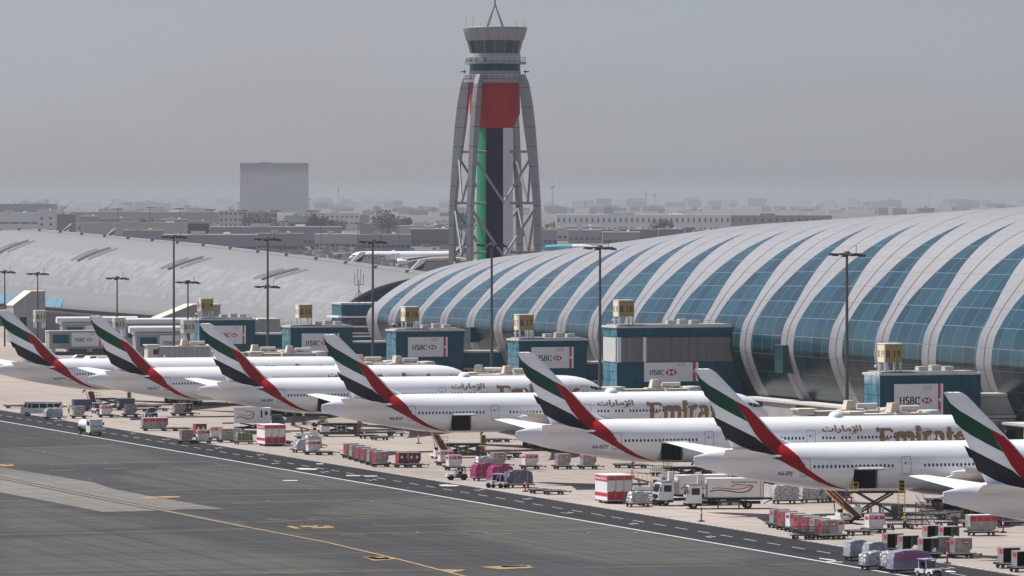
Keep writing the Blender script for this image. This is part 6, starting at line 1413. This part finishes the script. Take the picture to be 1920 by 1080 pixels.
for u, v, nm, mt, w, h, rz, lb in (
    (99, 787, 's', WRAPC, 3.1, 1.5, 0, 'crinkled silver wrapped load beside the minibus'), (440, 826, 'c', WRAPC, 2.4, 1.4, 0, 'white bagged load behind the green netted one left of the freight box'),
    (456, 833, 'n', mat('green netted load', (.16, .18, .10), .7, var=.7, scale=5, bump=.8), 2.6, 1.3, 0, 'green netted load left of the freight box'), (566, 849, 'c2', WRAPC, 2.2, 1.5, 0, 'small film wrapped load left of the white container'), (586, 840, 'c', None, 1, 1, 0, 'white bagged load behind the white container'),
    (907, 902, 'p', WRAPP, 3.3, 1.9, .1, 'pink wrapped load behind the black tractor'), (938, 906, 'p', None, 3, 1, .1, 'pink wrapped load behind the white tractor cab'), (972, 915, 'd', WRAPD, 3.6, 1.85, .05, 'dark purple netted load right of the white tractor'),
    (907, 882, 'c', None, 1, 1, 0, 'white bagged load behind the pink ones'), (1471, 945, 'big', WRAPC, 3.5, 1.9, 0, 'big crinkled silver load right of the catering trucks'), (1524, 943, 'big', None, 3, 1, 0, 'second crinkled silver load by the belt loader foot'), (1569, 940, 'd2', WRAPD, 3.4, 1.6, 0, 'dark wrapped load between the silver ones and the loader'),
    (1196, 951, 'c', None, 1, 1, 0, 'bagged load between the second freight box and the catering trucks')):
    x, y = G(u, v); put('pal'+nm, pallet(mt, w, 2.0, h, .12, hash(nm) % 7+1) if mt else None, (x, y+1.0, 0), RT0+rz, lb, 'wrapped cargo', PG)
    put('dolly5', None, (x, y+1.0, 0), RT0+rz, 'dolly under the '+lb, 'dolly', DG).scale = (.72, 1.1, 1)
# train pulled by the nearest tractor
for (u, v, nm, mt, L_, h, lu, lb) in ((1607, 1052, 'b1', WRAPS, 2.3, 1.75, .05, 'smooth silver shrouded load, left at the tail of the nearest train'), (1642, 1056, 'b1', None, 2.3, 1, .05, 'smooth silver shrouded load behind the crinkled one in the nearest train'), (1640, 1069, 'b2', WRAPC, 2.7, 1.4, .13, 'crinkled silver load in the middle of the nearest train'), (1668, 1071, 'b4', WRAPC, 1.5, 1.5, .12, 'small crinkled load just left of the lilac shrouded one'), (1705, 1076, 'b3', WRAPL, 4.3, 1.95, .05, 'large lilac shrouded load right behind the nearest tractor')):
    x, y = G(u, v); put(nm, pallet(mt, L_, 2.0, h, lu, 3) if mt else None, (x, y+1, 0), RT0, lb, 'wrapped cargo', PG); put('dolly5', None, (x, y+1, 0), RT0, 'dolly under the '+lb, 'dolly', DG).scale = ((L_+.3)/4.6, 1.1, 1)
x, y = G(1706, 1076); lp = MB().b2(-1.6, 1.9, -1.13, -1.09, 1.45, 2.15, mat('red label under film', (.36, .08, .20), .45)).build('label_panel'); lp.parent = PROTO['b3']
for u, v, rz, fn, k, lb in ((1741, 1083, RROAD+.25, tug, 'tug', 'white tow tractor with pale blue roof at the bottom edge, nearest the camera'), (284, 783, RROAD+.1, tug, 'tug', 'small white tow tractor standing alone left of the jet wheels'), (932, 915, math.pi+RROAD*.2-.3, tug, 'tug', 'white tow tractor in front of the pink loads'), (857, 900, math.pi+TH*.6, open_tug, 'otug', 'open black and white tow tractor with roll frame left of the pink loads'), (600, 800, 2.9, open_tug, 'otug', 'open tow tractor under the jet with letters ENI'), (182, 775, RROAD, tug, 'tug', 'white tow tractor hidden behind the third front container at the left'), (1806, 978, 2.9, open_tug, 'otug', 'dark tow tractor in the shade under the nearest jet')):
    x, y = G(u, v); put(k, fn, (x, y, 0), rz, lb, 'tow tractor', 'tow tractors on the apron')
x, y = G(478.5, 837); s_ = F/y; put('freight_box', freight_box, ((497-960)/s_, y, 0), TH, 'large white freight box with red bands at the left of the apron edge', 'freight container', 'large freight boxes')
y = G(0, 945)[1]; s_ = F/y; put('freight_box', None, ((1139-960)/s_, y, 0), TH, 'large white freight box with red bands left of the catering trucks', 'freight container', 'large freight boxes').scale = (1, 1, 1.08)
x, y = G(1425, 953); put('catering', catering, (x, y, 0), TH*.35, 'white catering truck with wave emblem, the nearer one with its full side visible', 'catering truck', 'catering trucks'); 
x, y = G(1364, 950); put('catering', None, (x, y+5.5, 0), TH*.35+.22, 'white catering truck half hidden behind the nearer one', 'catering truck', 'catering trucks')
x, y = G(437, 812); put('liftbox', lift_box, (x, y+3, 0), 0.03, 'raised white catering body with wave emblem behind the left container cluster', 'catering truck', 'catering trucks')
for u, v, k, fn, rz, lb in ((1577, 981, 'blt1', belt_loader(7.6, .9, 3.7), 1.98, 'orange and black belt loader raised to the jet with letters EPJ'), (823, 860, 'blt2', belt_loader(6.5, .9, 3.4), 1.85, 'belt loader raised to the jet with letters EGF'), (575, 822, 'blt3', belt_loader(5, .9, 2.2), math.pi+.2, 'blue grey belt loader behind the large freight box'), (170, 770, 'blt2', None, 1.75, 'belt loader at the belly of the leftmost jet'), (1210, 924, 'blt3', None, math.pi+.2, 'lowered belt loader behind the second freight box')):
    x, y = G(u, v); put(k, fn, (x, y, 0), rz, lb, 'belt loader', 'belt loaders on the apron')
for u, v, k, fn, rz, lb in ((1642, 974, 'hl1', high_loader(3.6), TH*.3, 'scissor container loader below the open hold of the jet with letters EPJ'), (868, 858, 'hl2', high_loader(2.2), TH*.3, 'lowered container loader below the jet with letters EGF'), (640, 818, 'hl2', None, TH*.3, 'lowered container loader under the jet with letters ENI'), (1290, 905, 'hl2', None, TH*.3, 'container loader hidden behind the catering trucks'), (212, 768, 'hl2', None, TH*.3, 'container loader under the second jet from the left')):
    x, y = G(u, v); put(k, fn if k not in PROTO else None, (x, y, 0), rz, lb, 'container loader', 'container loaders on the apron')
for u, v, lb in ((1507, 1012, 'mesh baggage cart in front of the train at lower right'), (1530, 1012, 'mesh baggage cart with bags left of the near white container'), (1685, 991, 'empty mesh cart left of the worker in the yellow vest'), (1722, 992, 'empty mesh cart right of the worker in the yellow vest'), (1776, 988, 'empty mesh cart left of the long container, left one'), (1798, 989, 'empty mesh cart left of the long container, right one'), (1215, 948, 'mesh baggage cart just left of the catering trucks'), (560, 797, 'mesh cart under the jet with letters ENI'), (1330, 905, 'mesh cart behind the catering trucks')):
    x, y = G(u, v); put('cart', cart, (x, y+.7, 0), RT0, lb, 'baggage cart', 'mesh baggage carts')
x, y = G(80, 780); put('minibus', minibus, (x, y, 0), -.05, 'white airport minibus with flag coloured stripe facing left', 'minibus')
x, y = G(168, 816); put('tanker', tanker, (x, y, 0), RROAD+.15, 'small white tanker truck driving on the service road', 'tanker truck')
for u, v, lb in ((172, 697, 'white parked car behind the second jet fin, nearest one'), (152, 692, 'parked car left of the white one behind the jets'), (193, 690, 'parked car right of the white one behind the jets')):
    x, y = AT(u, 322); put('car', car, (x, y-(v-690)*.2, 0), .2+(v-690)*.1, lb, 'car', 'cars parked behind the jets')
for u, v, lb in ((1315, 978, 'red marker post on the apron edge below the catering trucks'), (1776, 1057, 'red marker post right of the nearest tractor'), (985, 922, 'red marker post in front of the dark netted load'), (1185, 894, 'red marker post under the jet with letters EGY'), (785, 832, 'red marker post under the jet with letters EGF'), (1881, 999, 'red marker post at the right edge below the nearest jet'), (1596, 945, 'red marker post beside the silver loads')):
    x, y = G(u, v); put('post', cone_post, (x, y), 0, lb, 'marker post', 'red marker posts')
x, y = G(1737, 989); put('steps', steps, (x, y), 2.2, 'folded mobile steps standing behind the mesh carts', 'steps')
for u, v, z, ps, rz, lb in ((1697, 991, 0, (.6, .3), 2.4, 'person in yellow vest standing between the mesh carts at lower right'), (168, 762, 1.6, (.5, .8), .3, 'person in yellow vest on the steps of the leftmost jet'), (129, 776, 0, (.4, .2), 1.2, 'person in yellow vest beside the minibus'), (222, 771, 0, (.7, .5), 3.6, 'person in yellow vest beside the containers left of the tug'), (569, 790, 0, (.5, .4), 2.2, 'person in yellow vest beside the mesh cart under the third jet')):
    x, y = G(u, v); put('pers%.1f' % ps[0], person(ps), (x, y, z), rz, lb, 'person', 'ramp workers in yellow vests')
x, y = G(129, 777)
for u, v, k, rz, lb in ((690, 822, 'cart', .3, 'mesh cart behind the red train of six, left one'), (712, 825, 'dolly', .1, 'empty dolly behind the red train of six'), (742, 818, 'cart', -.2, 'mesh cart in the shade under the jet with letters EGF tail'), (655, 800, 'dolly5', .1, 'long empty dolly under the belly of the jet with letters ENI'), (470, 792, 'cart', .1, 'mesh cart behind the raised catering body'), (500, 790, 'dolly5', 0, 'long empty dolly behind the raised catering body'),
                        (940, 862, 'cart', .2, 'mesh cart left of the wheels of the jet with letters EGF'), (1240, 893, 'cart', .1, 'mesh cart under the open hold of the jet with letters EGY'), (1480, 930, 'dolly5', .1, 'long empty dolly behind the big silver loads'), (1745, 965, 'cart', .2, 'mesh cart in the shade left of the nearest jet tail'), (1770, 968, 'dolly5', .1, 'long empty dolly in the shade of the nearest jet tail'), (1870, 985, 'cart', 0, 'mesh cart in the shade at the right edge'), (1905, 985, 'dolly5', 0, 'long empty dolly in the shade at the right edge'),
                        (300, 771, 'dolly', .1, 'empty dolly between the small tug and the jet wheels'), (262, 772, 'cart', .1, 'mesh cart behind the small white tug'), (30, 765, 'dolly5', .1, 'long empty dolly behind the minibus')):
    x, y = G(u, v); put(k, None, (x, y, 0), RT0+rz, lb, 'baggage cart' if k == 'cart' else 'dolly', 'mesh baggage carts' if k == 'cart' else DG)
for u, v, w, m, lb in ((150, 772, 3.2, VBLUE, 'dark blue container behind the second front container at left'), (232, 770, 3.4, VBLUE, 'dark box behind the fourth front container at left')):
    x, y = G(u, v); r = empty('air_container', (x, y+3, 0), TH, lb, 'cargo container', UG); MB().prism([(-w/2, .5), (w/2-.4, .5), (w/2, 1), (w/2, 2.2), (-w/2, 2.2)], -1, 1, m).build('shell', r); MB().b2(-w/2-.03, w/2+.03, -1.03, 1.03, 2.2, 2.26, ALU).build('lid', r); MB().b2(-w/2, w/2, -1, 1, .3, .5, CHAS).build('base_frame', r); wheels4(r, w*.3, .7, .2, .15)
# ---------------------------------------------------------------- haze
hm = bpy.data.materials.new('haze air'); hm.use_nodes = True; t_ = hm.node_tree; t_.nodes.clear(); pv = t_.nodes.new('ShaderNodeVolumePrincipled'); out = t_.nodes.new('ShaderNodeOutputMaterial')
pv.inputs['Color'].default_value = (.58, .595, .63, 1); pv.inputs['Density'].default_value = HAZE; pv.inputs['Anisotropy'].default_value = .1; t_.links.new(pv.outputs[0], out.inputs['Volume'])
hz = MB().b2(-9000, 9000, -300, 39900, -1, 103, hm).build('haze'); tag(hz, kind='stuff')
print('OBJECTS', len(bpy.data.objects))
